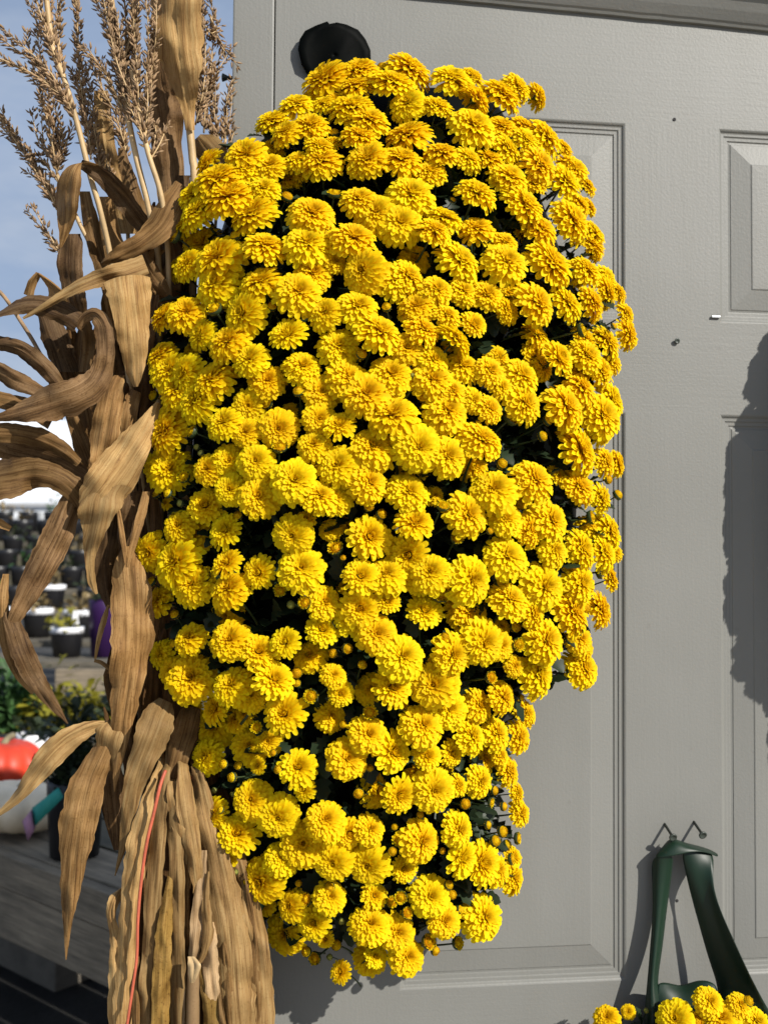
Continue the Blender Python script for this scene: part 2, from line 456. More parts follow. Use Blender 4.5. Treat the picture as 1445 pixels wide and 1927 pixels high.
p = P(1345, 597, 0)
box_bm(bm, p.x - 0.0055, p.x + 0.0055, p.y - 0.0032, p.y - 0.0004, p.z - 0.0013, p.z + 0.0013, 0.0007)
for sx in (-1, 1):
    box_bm(bm, p.x + sx * 0.0048 - 0.0006, p.x + sx * 0.0048 + 0.0006, p.y - 0.002, p.y + 0.002, p.z - 0.0008, p.z + 0.0008)
tag(mesh_obj('staple', bm, M_STEEL), 'shiny metal staple in the door below the upper right panel', 'staple')
#PART3
# ------------------------------------------------------------------ yellow chrysanthemums
def tri_data():
    return [], [], [], []
def add_petal(buf, az, r0, z0, Lp, W, a0, a1, cup, tone, rr, notch=0.0):
    vs_, fs, uvs, cols = buf
    ts = (0.0, 0.32, 0.62, 0.83, 0.95, 1.0)
    ws = (0.34, 0.70, 1.0, 1.0, 0.80, 0.42)
    base = len(vs_)
    rho, h, prev = r0, z0, 0.0
    ca, sa = math.cos(az), math.sin(az)
    tw = rr.uniform(-0.18, 0.18)
    for i, t in enumerate(ts):
        ang = a0 + (a1 - a0) * (t + prev) / 2
        rho += math.cos(ang) * (t - prev) * Lp; h += math.sin(ang) * (t - prev) * Lp
        prev = t
        nx, nz = -math.sin(ang), math.cos(ang)
        for s in (-1, 0, 1):
            w = W * ws[i]
            lift = cup * w * s * s + tw * s * w
            over = 0.0
            if i == 5: over = (-0.012 * Lp if s else 0.012 * Lp)
            x = rho + nx * lift + over * math.cos(ang); z = h + nz * lift + over * math.sin(ang)
            y = s * w
            vs_.append((x * ca - y * sa, x * sa + y * ca, z))
            uvs.append((0.5 + 0.5 * s, t))
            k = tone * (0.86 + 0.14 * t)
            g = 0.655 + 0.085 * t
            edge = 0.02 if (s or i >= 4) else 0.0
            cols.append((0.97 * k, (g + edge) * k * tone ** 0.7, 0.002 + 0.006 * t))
    for i in range(5):
        for s in range(2):
            a = base + i * 3 + s
            fs.append((a, a + 1, a + 4, a + 3))
def add_dome(buf, r, h, z0, col, n=10, m=4):
    vs_, fs, uvs, cols = buf
    base = len(vs_)
    for i in range(m):
        a = i / (m - 1) * math.pi / 2
        for k in range(n):
            b = 2 * math.pi * k / n
            vs_.append((r * math.cos(a) * math.cos(b), r * math.cos(a) * math.sin(b), z0 + h * math.sin(a)))
            uvs.append((k / n, i / m)); cols.append(col)
    for i in range(m - 1):
        for k in range(n):
            a, b = base + i * n + k, base + i * n + (k + 1) % n
            fs.append((a, b, b + n, a + n))
DEG = math.pi / 180
def make_flower(seed, openness):
    rr = random.Random(seed); buf = tri_data()
    #        n   r0   z0    L     W     a0   a1   cup
    spec = [(22, .13, .00, .92, .122, 8, -42, .40),
            (22, .13, .04, .89, .120, 16, -30, .42),
            (22, .12, .08, .84, .116, 25, -20, .44),
            (21, .12, .12, .76, .110, 34, -10, .46),
            (20, .11, .15, .67, .102, 43, 0, .5),
            (18, .10, .18, .57, .092, 53, 12, .55),
            (16, .08, .20, .46, .080, 63, 30, .6),
            (13, .06, .22, .35, .066, 74, 56, .65),
            (10, .04, .23, .25, .052, 84, 98, .7)]
    if openness < 0.75:                       # a smaller flower with a broad tight middle
        spec = [(19, .2, .00, .84, .118, 16, -22, .35), (19, .2, .04, .74, .112, 28, -6, .4), (18, .19, .08, .62, .10, 40, 10, .45), (17, .18, .11, .50, .088, 52, 28, .5),
                (15, .17, .13, .38, .07, 62, 50, .6), (13, .13, .17, .28, .052, 72, 85, .7), (10, .09, .20, .22, .042, 78, 105, .7), (6, .04, .22, .17, .036, 85, 110, .7)]
    nl = len(spec)
    lean = rr.uniform(0, 6.28); la = rr.uniform(0.0, 0.12)
    ph = rr.uniform(0, 6.28)
    for k, (n, r0, z0, Lp, W, a0, a1, cup) in enumerate(spec):
        off = rr.uniform(0, 6.28)
        for i in range(n):
            az = off + 2 * math.pi * (i + rr.uniform(-.28, .28)) / n
            wob = 1 + la * math.cos(az - lean)
            l_ = Lp * wob * rr.uniform(0.90, 1.08)
            da = rr.uniform(-8, 8); db = rr.uniform(-10, 10) - (9 if rr.random() < .10 and k < 2 else 0)
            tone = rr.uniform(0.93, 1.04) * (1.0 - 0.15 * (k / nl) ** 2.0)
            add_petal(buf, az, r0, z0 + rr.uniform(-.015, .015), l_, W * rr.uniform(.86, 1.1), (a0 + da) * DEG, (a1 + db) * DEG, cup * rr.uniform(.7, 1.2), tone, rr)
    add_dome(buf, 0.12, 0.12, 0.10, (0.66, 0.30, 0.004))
    rd = sorted(math.hypot(v[0], v[1]) for v in buf[0]); f = 1.0 / rd[int(len(rd) * .96)]
    buf[0][:] = [(v[0] * f, v[1] * f, v[2] * f) for v in buf[0]]
    return mesh_only('flower', *buf[:2], M_PETAL, True, buf[2], buf[3])
def make_half(seed):                          # half-open: a tight yellow button with a fringe
    rr = random.Random(seed); buf = tri_data()
    spec = [(15, .42, .05, .62, .13, 58, 30, .5), (15, .44, .1, .52, .12, 72, 62, .5), (14, .40, .2, .48, .10, 84, 108, .6),
            (13, .33, .34, .40, .085, 88, 125, .6), (11, .25, .44, .32, .07, 92, 140, .6), (8, .15, .52, .22, .06, 95, 150, .6)]
    for k, (n, r0, z0, Lp, W, a0, a1, cup) in enumerate(spec):
        off = rr.uniform(0, 6.28)
        for i in range(n):
            az = off + 2 * math.pi * (i + rr.uniform(-.25, .25)) / n
            add_petal(buf, az, r0, z0, Lp * rr.uniform(.85, 1.12), W * rr.uniform(.9, 1.1), (a0 + rr.uniform(-9, 9)) * DEG, (a1 + rr.uniform(-12, 12)) * DEG, cup, rr.uniform(.88, 1.0) * (1 - .015 * k), rr)
    add_dome(buf, 0.62, 0.62, 0.0, (0.72, 0.36, 0.006))
    return mesh_only('half_open_flower', *buf[:2], M_PETAL, True, buf[2], buf[3])
def make_bud(seed, green):
    rr = random.Random(seed); buf = tri_data()
    c1 = (0.86, 0.50, 0.008) if not green else (0.42, 0.42, 0.10)
    for k in range(4):
        n = (14, 13, 11, 7)[k]; off = rr.uniform(0, 6.28)
        r0 = (.72, .66, .52, .34)[k]; z0 = (.05, .3, .6, .82)[k]
        for i in range(n):
            az = off + 2 * math.pi * (i + rr.uniform(-.15, .15)) / n
            b0 = len(buf[3])
            add_petal(buf, az, r0, z0, (.75, .7, .6, .42)[k] * rr.uniform(.9, 1.1), .19 - .02 * k, (68, 80, 95, 115)[k] * DEG, (112, 130, 155, 175)[k] * DEG, .45, rr.uniform(.78, 1.02) - .05 * k, rr)
            if green:
                for j in range(b0, len(buf[3])): buf[3][j] = c1
    add_dome(buf, 0.78, 1.0, 0.0, c1)
    return mesh_only('bud', *buf[:2], M_PETAL, True, buf[2], buf[3])
def make_stem(seed, length, r, cal):
    rr = random.Random(seed)
    a = rr.uniform(0, 6.28); b = rr.uniform(0.1, 0.45)
    pts = []
    for i in range(7):
        t = i / 6
        pts.append((math.cos(a) * b * length * t * t * .6, math.sin(a) * b * length * t * t * .6, -0.06 - length * t))
    v_, f_ = tube_data(pts, [r * (1 + .5 * i / 6) for i in range(7)], 6)
    # green cup under the flower
    n0 = len(v_); prof = [(r, -.22), (cal * .55, -.13), (cal * .95, 0.0), (cal, 0.12)] + ([(cal * 1.08, .34), (cal * 1.0, .52)] if cal > .5 else [])
    w_, g_ = lathe_data(prof, 12)
    v_ += w_; f_ += [tuple(i + n0 for i in f) for f in g_]
    # a few small leaves on the stem
    for j in range(seed % 2):
        t = rr.uniform(.6, .9); base = Vector(pts[int(t * 6)]); az = rr.uniform(0, 6.28)
        leaf_poly(v_, f_, base, Vector((math.cos(az), math.sin(az), rr.uniform(-.1, .7))).normalized(), Vector((0, 0, 1)), rr.uniform(.45, .8), rr)
    return mesh_only('stem', v_, f_, M_STEM, True)
LEAF_OUT = [(0, .04), (.12, .06), (.25, .20), (.34, .12), (.46, .30), (.56, .17), (.70, .30), (.80, .20), (.92, .14), (1.0, 0.0)]
def leaf_poly(v_, f_, base, d, up, ln, rr):
    s = d.cross(up)
    if s.length < 1e-3: s = d.orthogonal()
    s.normalize(); n = s.cross(d).normalized()
    drop = rr.uniform(.05, .35); fold = rr.uniform(.1, .5)
    b0 = len(v_)
    for (t, w) in LEAF_OUT:
        c = base + d * (t * ln) - n * (drop * ln * t * t)
        v_.append(c)
        v_.append(c + s * (w * ln) + n * (w * ln * fold)); v_.append(c - s * (w * ln) + n * (w * ln * fold))
    for i in range(len(LEAF_OUT) - 1):
        a = b0 + i * 3
        f_.append((a, a + 3, a + 4, a + 1)); f_.append((a, a + 2, a + 5, a + 3))
FLOWERS = [make_flower(100 + i, 1.0) for i in range(11)]
SMALLS = [make_flower(300 + i, 0.6) for i in range(5)]
HALFS = [make_half(400 + i) for i in range(4)]
BUDS = [make_bud(500 + i, False) for i in range(4)]
GREENS = [make_bud(600 + i, True) for i in range(2)]
STEMS = [make_stem(700 + i, 3.4, .05, .22) for i in range(7)]
STEMB = [make_stem(800 + i, 7.0, .11, .80) for i in range(4)]

# where each flower stands in the photograph: (origin of a quadrant, scale) and x, y, half-width, type
# f flower, s small flower with a broad middle, h half open, b bud, g green bud, k further back, p seen from the side
QUADS = [
((255, 105), """545 820 120 p;830 755 130 f;1030 500 100 f;1040 695 85 k;1130 580 105 f;1215 375 105 f;1320 535 135 f;1390 690 110 f;1230 790 105 f;1020 830 115 f;825 870 105 f;630 935 140 f;710 1070 160 f;440 1050 90 f;470 1180 110 f;370 1270 70 f;970 1000 110 f;1160 940 100 k;1055 990 48 b;1145 1060 50 b;315 1370 60 h;755 1350 48 b;883 1200 160 f;1330 1200 160 f;515 1425 120 k;430 1395 60 k;1270 880 80 k;1430 190 140 f;1400 800 150 f;1420 365 90 f;980 1440 152 f;1290 1420 164 f"""),
((616, 105), """240 115 140 f;215 235 125 f;265 245 45 b;620 110 165 f;420 85 50 b;490 215 165 f;930 180 150 f;1090 160 80 k;1110 330 125 p;1310 300 140 f;605 360 125 f;820 390 120 f;60 330 75 f;190 400 165 f;310 490 145 f;240 610 130 f;50 580 45 b;45 655 70 f;1090 530 170 f;600 605 165 f;300 790 160 f;565 790 150 f;860 735 125 f;1060 780 110 f;1210 780 120 f;770 885 115 f;1310 540 110 f;1350 700 115 f;625 1055 175 f;230 1090 140 f;370 1185 150 f;550 1270 160 f;800 1320 130 f;890 1230 130 f;1120 1310 130 f;1120 1035 150 f;197 1385 168 f;50 1050 60 h;945 1085 26 b;1360 920 140 f;1180 1390 60 h"""),
((850, 105), """490 240 90 f;640 310 95 p;545 540 90 f;700 620 115 f;840 700 60 f;550 640 95 f;660 830 120 f;850 960 115 f;870 830 75 f;920 860 80 f;1010 980 60 f;620 970 85 f;540 1130 155 f;660 1310 120 f;960 1120 70 f;1030 1140 55 f;520 1330 70 k;900 1250 130 f;1060 1340 80 f;400 1410 100 f;1050 1430 80 f"""),
((255, 466), """320 160 70 k;400 120 90 f;630 80 170 f;620 280 150 f;950 270 160 f;390 490 110 f;225 510 85 f;600 470 65 h;820 500 155 f;1230 340 160 f;1340 200 130 f;500 660 95 f;185 815 85 f;700 710 140 f;1145 650 140 s;1030 440 40 b;860 850 130 f;1260 900 130 f;1000 1005 130 f;585 1000 140 f;270 930 120 f;380 950 110 f;340 1080 120 f;460 1150 130 f;290 1250 90 f;235 1390 120 f;135 1115 45 b;985 1170 50 b;1225 1080 45 b;850 1190 115 f;670 1320 120 f;830 1395 105 f;1075 1370 140 f;440 1390 55 h;1165 1230 65 k;1400 1090 130 f;1380 1290 120 f;430 760 50 k;420 820 40 k;1432 488 122 f"""),
((616, 466), """60 110 85 f;270 180 160 f;510 250 145 f;600 220 140 f;650 90 110 k;1000 110 165 f;1340 110 160 f;670 450 130 f;820 320 120 f;1020 330 110 f;1200 360 125 f;1340 470 100 f;230 450 150 f;390 640 165 f;445 445 40 b;720 620 130 f;900 510 100 f;1105 580 100 s;960 700 140 p;80 745 150 f;600 760 120 f;260 800 45 b;160 990 150 f;480 960 155 f;290 1110 175 f;490 1270 175 f;790 1000 150 f;800 850 120 f;900 1230 160 f;1020 900 130 f;1220 930 110 f;1290 830 80 k;640 960 25 g;720 1130 40 b;1100 1150 90 f;1220 1220 110 f;1370 1290 75 h;90 1330 120 s;20 1080 90 k;930 1080 120 f;900 770 40 h"""),
((850, 466), """740 130 165 f;640 430 160 f;860 420 120 f;1050 410 100 f;1000 170 100 f;950 180 80 f;1150 230 75 f;1160 340 90 f;1250 340 60 f;1310 500 60 f;1320 650 80 f;1310 680 28 b;1070 40 70 p;430 350 80 k;420 480 90 f;630 660 110 k;965 625 60 h;1000 690 90 k;810 830 125 s;1010 820 110 f;1160 710 100 f;1210 870 60 f;1120 930 90 f;620 830 120 k;680 910 90 k;520 970 140 f;540 1180 150 f;960 930 90 k;970 1060 110 f;850 1200 145 f;1120 1270 130 f;1190 1150 100 f;725 1300 45 b;685 1420 45 b;370 1050 90 f;1220 590 30 b;1100 1390 80 f;340 830 90 k"""),
((255, 827), """270 235 125 f;170 230 90 k;370 285 55 h;160 410 40 b;245 405 40 b;235 480 38 k;335 480 33 g;460 55 28 g;490 100 28 g;545 225 100 f;710 165 120 f;910 165 130 f;1085 60 65 h;1340 40 120 f;1330 190 80 k;1200 310 160 f;530 495 115 s;715 380 110 f;925 430 145 f;330 650 95 f;470 720 110 k;680 680 125 s;770 570 40 b;320 930 150 f;120 850 95 f;175 720 48 b;440 1090 125 f;510 1030 70 h;690 925 110 s;930 1005 120 s;710 1130 140 f;1250 970 160 f;1280 600 80 s;1190 720 140 f;120 1070 45 b;180 1210 80 f;295 1315 40 b;690 1330 115 k;1390 430 130 f;1090 1140 54 h;1275 1235 55 h;1170 1245 38 g;1420 1225 125 f;1410 1430 125 s"""),
((616, 827), """340 60 160 f;690 60 170 f;900 130 150 f;1160 5 160 f;80 200 150 f;310 330 150 f;60 450 120 f;630 200 110 k;610 400 150 f;1110 210 120 k;1250 380 160 f;1050 570 165 f;660 620 140 s;810 420 70 k;865 505 55 h;315 500 45 b;410 560 45 b;320 730 160 s;25 680 80 k;150 660 75 k;65 825 65 h;120 890 25 b;610 870 150 s;1340 880 160 f;1330 600 130 f;970 750 55 h;1225 690 30 b;250 1030 130 s;440 1020 140 f;770 1000 140 f;690 1080 100 s;1080 1060 175 f;450 1220 95 s;850 1160 90 h;730 1290 130 s;1050 1290 150 k;1370 1210 150 f;250 1270 140 s;190 1350 120 s;130 1110 60 k;1300 1080 50 b;1420 1410 50 b;1310 1410 60 k"""),
((850, 827), """380 180 45 b;615 310 155 f;960 90 145 f;800 270 70 k;950 360 115 f;1150 170 80 f;1240 190 70 f;1180 300 40 b;1250 415 45 b;1120 450 85 f;740 620 140 f;520 460 60 k;580 690 120 f;760 840 110 f;965 830 120 f;1130 850 100 f;1180 700 100 f;1035 590 58 h;1030 650 70 k;1230 850 50 k;690 1110 155 f;960 1090 115 f;1100 1000 58 h;1190 1050 70 f;610 1310 110 f;900 1310 135 f;1110 1290 100 f;640 1250 60 k;1010 1270 48 b;880 1190 60 k"""),
((255, 1188), """195 170 75 f;285 95 35 b;280 300 80 f;410 50 95 f;455 95 48 b;430 350 140 f;715 75 140 f;585 115 35 b;930 150 130 s;1130 80 110 s;1225 110 40 b;1050 360 150 s;730 410 135 f;1310 190 120 k;1215 315 45 b;1215 390 35 b;870 490 110 f;595 580 95 s;1120 620 150 s;915 725 50 h;600 720 115 k;760 660 90 k;830 620 70 k;1320 490 60 h;860 860 120 k;1000 830 100 k;920 1010 60 s;540 950 90 f;640 945 35 b;660 1000 40 b;775 1010 38 b;725 1100 42 b;590 1200 27 g;735 1225 25 g;1035 915 30 b;460 570 40 k;520 510 25 g;1230 1020 135 s;1075 1040 40 b;1340 1060 40 b;1270 1190 85 s;880 1270 130 f;590 1370 80 f;1080 1400 150 f;640 1345 30 b;480 680 30 k;720 1420 70 k"""),
((616, 1188), """40 165 40 b;155 130 46 b;265 250 40 b;370 20 140 f;565 190 165 f;940 180 150 f;1170 90 160 f;1300 110 110 f;885 40 38 b;780 220 36 b;800 410 165 f;490 420 145 s;330 430 115 k;560 560 50 h;320 610 60 h;50 330 90 f;100 470 95 s;30 640 110 k;120 700 35 b;310 780 135 f;500 910 150 s;150 960 140 f;720 710 150 f;910 590 140 f;1140 560 110 f;1320 500 105 f;1225 350 55 h;1080 790 130 f;1270 770 100 f;750 940 105 s;940 920 100 s;910 1030 50 k;650 1060 70 k;1170 950 100 k;1150 1130 100 f;800 1200 150 f;540 1240 135 s;370 1200 120 k;235 1225 45 b;990 1160 80 s;1040 1300 45 b;1260 1200 38 b;1225 1290 40 h;1330 1320 38 b;320 1030 32 b;700 1380 32 b"""),
((850, 1188), """500 100 58 h;700 75 145 f;890 55 45 b;960 60 80 f;990 130 80 f;980 280 105 f;895 305 42 b;640 330 135 f;470 260 75 f;610 490 35 k;555 620 75 f;525 500 30 b;500 800 85 f;420 1050 85 f;365 930 60 f;490 1220 55 f;515 1370 70 f"""),
((350, 1540), """390 110 120 s;270 230 105 f;295 415 38 b;375 405 25 g;390 330 40 k;570 470 140 f;370 560 90 k;455 650 33 b;600 650 60 k;550 690 50 k;880 190 150 f;730 300 120 f;1050 10 140 f;1230 110 110 s;1390 80 110 f;1110 330 140 f;790 660 110 f;750 870 115 k;905 610 58 h;1090 590 115 f;1080 520 45 b;960 790 120 s;1050 910 65 s;1130 955 45 b;905 1005 43 b;975 1050 55 h;1080 1045 28 g;1165 1155 80 s;850 490 30 b;1175 780 30 g"""),
((660, 1540), """330 65 28 b;365 160 60 h;315 250 38 b;530 170 150 f;810 90 125 f;690 245 28 b;400 380 95 s;840 300 135 s;990 340 140 s;1100 390 90 f;1035 50 35 b;1090 170 48 b;1145 100 48 b;1180 195 42 b;1245 150 50 h;1200 310 48 h;1220 290 60 k;1220 450 80 f;130 350 140 f;180 580 95 s;305 630 48 h;375 595 55 h;420 715 50 h;600 590 140 f;740 500 40 b;765 575 40 b;825 690 40 b;150 800 140 f;350 860 125 f;700 770 125 f;1000 750 125 f;580 930 65 h;640 1000 40 b;797 940 55 h;150 1050 125 k;185 1040 80 s;430 1040 125 f"""),
]
FLW = []
for (ox, oy), txt in QUADS:
    for rec in txt.split(';'):
        a = rec.split()
        FLW.append((ox + float(a[0]) / 4.003, oy + float(a[1]) / 4.003, float(a[2]) / 4.003, a[3]))

SIL = [(110, 660, 800), (130, 640, 860), (160, 580, 1000), (200, 500, 1025), (300, 372, 1075), (400, 338, 1115), (500, 318, 1145), (600, 285, 1192), (700, 280, 1175), (800, 278, 1172),
       (900, 280, 1172), (1000, 262, 1168), (1100, 270, 1162), (1200, 288, 1145), (1280, 300, 1110), (1330, 355, 1010), (1400, 365, 1000), (1500, 372, 992), (1600, 388, 988), (1680, 415, 975), (1750, 495, 935), (1800, 570, 850), (1850, 610, 700)]
DMX = [(110, .07), (160, .095), (250, .13), (400, .175), (600, .205), (900, .22), (1200, .205), (1400, .18), (1600, .15), (1750, .12), (1850, .09)]
UPK = [(110, 1.45), (200, 1.2), (330, .95), (480, .74), (700, .56), (1000, .46), (1300, .38), (1600, .34), (1850, .30)]
def surf(px, py):
    xl, xr = lerp_tab(SIL, py); c, h = (xl + xr) / 2, max((xr - xl) / 2, 20)
    u = max(-1.0, min(1.0, (px - c) / h))
    dm = lerp_tab(DMX, py)[0]
    lo = 0.055 if u > 0 else 0.10
    lo = min(lo, dm * .8)
    return lo + (dm - lo) * (1 - abs(u) ** 2.6) ** 0.75, u
def facing(px, py, rr, kind):
    d, u = surf(px, py)
    k = lerp_tab(UPK, py)[0]
    side = math.copysign(abs(u) ** 1.7, u) * 1.15
    if u > 0: side *= 1.15
    n = Vector((side + .10, -1.0, k))
    j = 0.30 if kind != 'p' else 0.1
    n += Vector((rr.gauss(0, j), rr.gauss(0, j) * .5, rr.gauss(0, j * .8)))
    if kind == 'p':
        n = Vector((n.x * 1.4 + (.5 if px > 800 else -.3), -0.15, 1.0))
    return n.normalized()
def basis(n, spin):
    z = n; x = z.orthogonal().normalized(); y = z.cross(x)
    c, s = math.cos(spin), math.sin(spin)
    a = x * c + y * s; b = y * c - x * s
    return Matrix(((a.x, b.x, z.x), (a.y, b.y, z.y), (a.z, b.z, z.z)))
def flower_items(src, seed, off=Vector((0, 0, 0))):
    rr = random.Random(seed); out = []
    for (px, py, r, kd) in src:
        d, u = surf(px, py)
        d += rr.uniform(-.008, .008)
        if kd == 'k': d -= 0.034
        elif kd in 'bg': d += rr.uniform(-.012, .004)
        elif kd == 'h': d += rr.uniform(-.008, .006)
        else: d += (r - 33) * 0.0004
        d = max(d, 0.02)
        p = P(px, py, d)
        R = r * (p - ORG).dot(M3 @ Vector((0, 0, -1))) / F
        n = facing(px, py, rr, kd)
        if kd in 'fpk': me, sc = rr.choice(FLOWERS), R * 1.16
        elif kd == 's': me, sc = rr.choice(SMALLS), R * 1.12
        elif kd == 'h': me, sc = rr.choice(HALFS), R * 1.12
        elif kd == 'b': me, sc = rr.choice(BUDS), R * 1.12
        else: me, sc = rr.choice(GREENS), R * 1.05
        if kd in 'fsk' and abs(u) > .6: sc *= 1 + .42 * (abs(u) - .6) / .4
        nm = {'f': 'flower', 'p': 'flower', 'k': 'flower', 's': 'flower', 'h': 'half_open_flower', 'b': 'bud', 'g': 'bud'}[kd]
        st = rr.choice(STEMB if kd in 'bgh' else STEMS)
        c = p - n * (sc * (.12 if kd not in 'bg' else .5))
        m = Matrix.Translation(c + off) @ (basis(n, rr.uniform(0, 6.28)) * sc).to_4x4()
        out.append((nm, me, st, m, r, kd))
    return out
def merge(parts):
    vs_, fs, uvs, cols = [], [], [], []
    for me, m in parts:
        b = len(vs_)
        vs_ += [m @ v.co for v in me.vertices]
        fs += [tuple(i + b for i in p.vertices) for p in me.polygons]
        uv = [None] * len(me.vertices); ul = me.uv_layers[0].data
        for l in me.loops: uv[l.vertex_index] = tuple(ul[l.index].uv)
        uvs += uv
        cols += [tuple(c.color)[:3] for c in me.color_attributes[0].data]
    return vs_, fs, uvs, cols
def foliage(name, region, n, seed, root, dlo, dhi, off=Vector((0, 0, 0))):
    rr = random.Random(seed); v_, f_ = [], []
    c = 0
    while c < n:
        py = rr.uniform(region[0], region[1]); xl, xr = lerp_tab(SIL, py)
        px = rr.uniform(xl + 62, xr - 66) if xr - xl > 130 else (xl + xr) / 2
        d, u = surf(px, py)
        d -= rr.uniform(dlo, dhi)
        if d < 0.012: d = rr.uniform(.012, .03)
        b = P(px, py, d) + off
        dr = Vector((u * .9 + rr.gauss(0, .7), -rr.uniform(.1, 1.1), rr.gauss(.1, .7))).normalized()
        leaf_poly(v_, f_, b, dr, Vector((rr.gauss(0, .3), -.5, 1)).normalized(), rr.uniform(.018, .036), rr)
        c += 1
    o = pydata(name, v_, f_, M_LEAF, smooth=True)
    o['kind'] = 'stuff'
    return place(o, root)
ITEMS = flower_items(FLW, 11)
c0 = P(720, 1000, 0.02)
plant = thing('chrysanthemum_plant', 'huge yellow chrysanthemum plant hanging down the door, hundreds of open flowers', 'flowering plant', P(690, 1840, 0.05), 'hanging chrysanthemum plants')
fl = sorted([i for i in ITEMS if i[0] == 'flower'], key=lambda i: -i[4] * (0.6 if i[5] == 'k' else 1))
rest = [i for i in ITEMS if i[0] != 'flower']
inv = Matrix.Translation(-Vector(plant.location))
for nm, me, st, m, r, kd in fl[:300] + rest:
    o = inst(nm, me, plant, inv @ m)
    inst('stem', st, o)
if fl[300:]:
    v_, f_, u_, c_ = merge([(i[1], inv @ i[3]) for i in fl[300:]])
    o = pydata('small_flowers', v_, f_, M_PETAL, plant, True, u_, c_); o['kind'] = 'stuff'
    sv, sf = [], []
    for i in fl[300:]:
        b = len(sv); mm = inv @ i[3]
        sv += [mm @ v.co for v in i[2].vertices]; sf += [tuple(k + b for k in p.vertices) for p in i[2].polygons]
    o = pydata('small_flower_stems', sv, sf, M_STEM, plant); o['kind'] = 'stuff'
foliage('foliage', (255, 1730), 3000, 21, plant, .034, .09)

# ------------------------------------------------------------------ the green bags
def pouch(root, off=Vector((0, 0, 0))):
    v_, f_ = [], []
    ys = [165, 230, 320, 450, 600, 800, 1000, 1200, 1300, 1400, 1550, 1680, 1740]
    n = 20
    for py in ys:
        xl, xr = lerp_tab(SIL, py); c, h = (xl + xr) / 2, max((xr - xl) / 2 - 85, 8)
        dm = max(lerp_tab(DMX, py)[0] - .07, .018)
        for k in range(n):
            a = math.pi * k / (n - 1)
            px = c - math.cos(a) * h
            v_.append(P(px, py, 0.004 + dm * max(0.0, math.sin(a)) ** .7) + off)
    for i in range(len(ys) - 1):
        for k in range(n - 1):
            a = i * n + k
            f_.append((a, a + 1, a + n + 1, a + n))
        a = i * n
        f_.append((a + n - 1, a, a + n, a + 2 * n - 1))
    return place(pydata('pouch', v_, f_, M_BAGDK), root)
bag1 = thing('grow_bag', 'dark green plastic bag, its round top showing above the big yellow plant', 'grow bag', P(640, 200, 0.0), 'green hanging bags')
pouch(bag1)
# the round top of the bag, bent away from the door over a screw
cx, cy = 630, 96
outl = [(-69, -3), (-66, -22), (-56, -38), (-36, -48), (-14, -56), (-10, -51), (4, -54), (22, -50), (44, -40), (58, -22), (67, -2), (68, 18), (62, 38), (54, 54), (44, 70), (20, 84), (-10, 84), (-32, 70), (-48, 50), (-62, 26)]
v_, f_ = [], []
NR = 7
for j in range(NR + 1):
    s = j / NR
    for k_, (dx, dy) in enumerate(outl):
        if s < .99:
            nb = [outl[(k_ + q_) % len(outl)] for q_ in (-2, -1, 0, 1, 2)]
            dx = sum(a[0] for a in nb) / 5 * 1.03; dy = sum(a[1] for a in nb) / 5 * 1.03
        x, y = dx * s, dy * s + 8 * (1 - s)
        lift = .0135 - .010 * (y + 60) / 140 + .0018 * math.sin(x * .07 + 1) + .0010 * math.sin(x * .11 + y * .08)
        v_.append(P(cx + x, cy + y, max(lift, .003)))
no = len(outl)
for j in range(NR):
    for k in range(no):
        a, b = j * no + k, j * no + (k + 1) % no
        if j == 0: f_.append((a, b + no, a + no))
        else: f_.append((a, b, b + no, a + no))
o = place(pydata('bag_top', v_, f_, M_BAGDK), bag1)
md = o.modifiers.new('thick', 'SOLIDIFY'); md.thickness = 0.0006
lathe_thing('screw', [(r * .9, z * .6) for r, z in SCREW], P(612, 128, 0.0052), (0, -1, -.1), M_NAIL, 'dark screw head in the round top of the green bag', 'screw')

# lower bag on the right with its carrying handle over two nails
bag2 = thing('grow_bag', 'glossy green plastic bag hung by its triangular handle from two nails, lower right', 'grow bag', P(1290, 1990, 0.03), 'green hanging bags')
def sheet(name, grid, root, mat=M_BAG, thick=.0007):
    h, w = len(grid), len(grid[0])
    v_ = [P(*g) for row in grid for g in row]
    f_ = [(i * w + j, i * w + j + 1, (i + 1) * w + j + 1, (i + 1) * w + j) for i in range(h - 1) for j in range(w - 1)]
    o = place(pydata(name, v_, f_, mat), root)
    sb = o.modifiers.new('sub', 'SUBSURF'); sb.levels = 2; sb.render_levels = 2
    md = o.modifiers.new('thick', 'SOLIDIFY'); md.thickness = thick
    return o
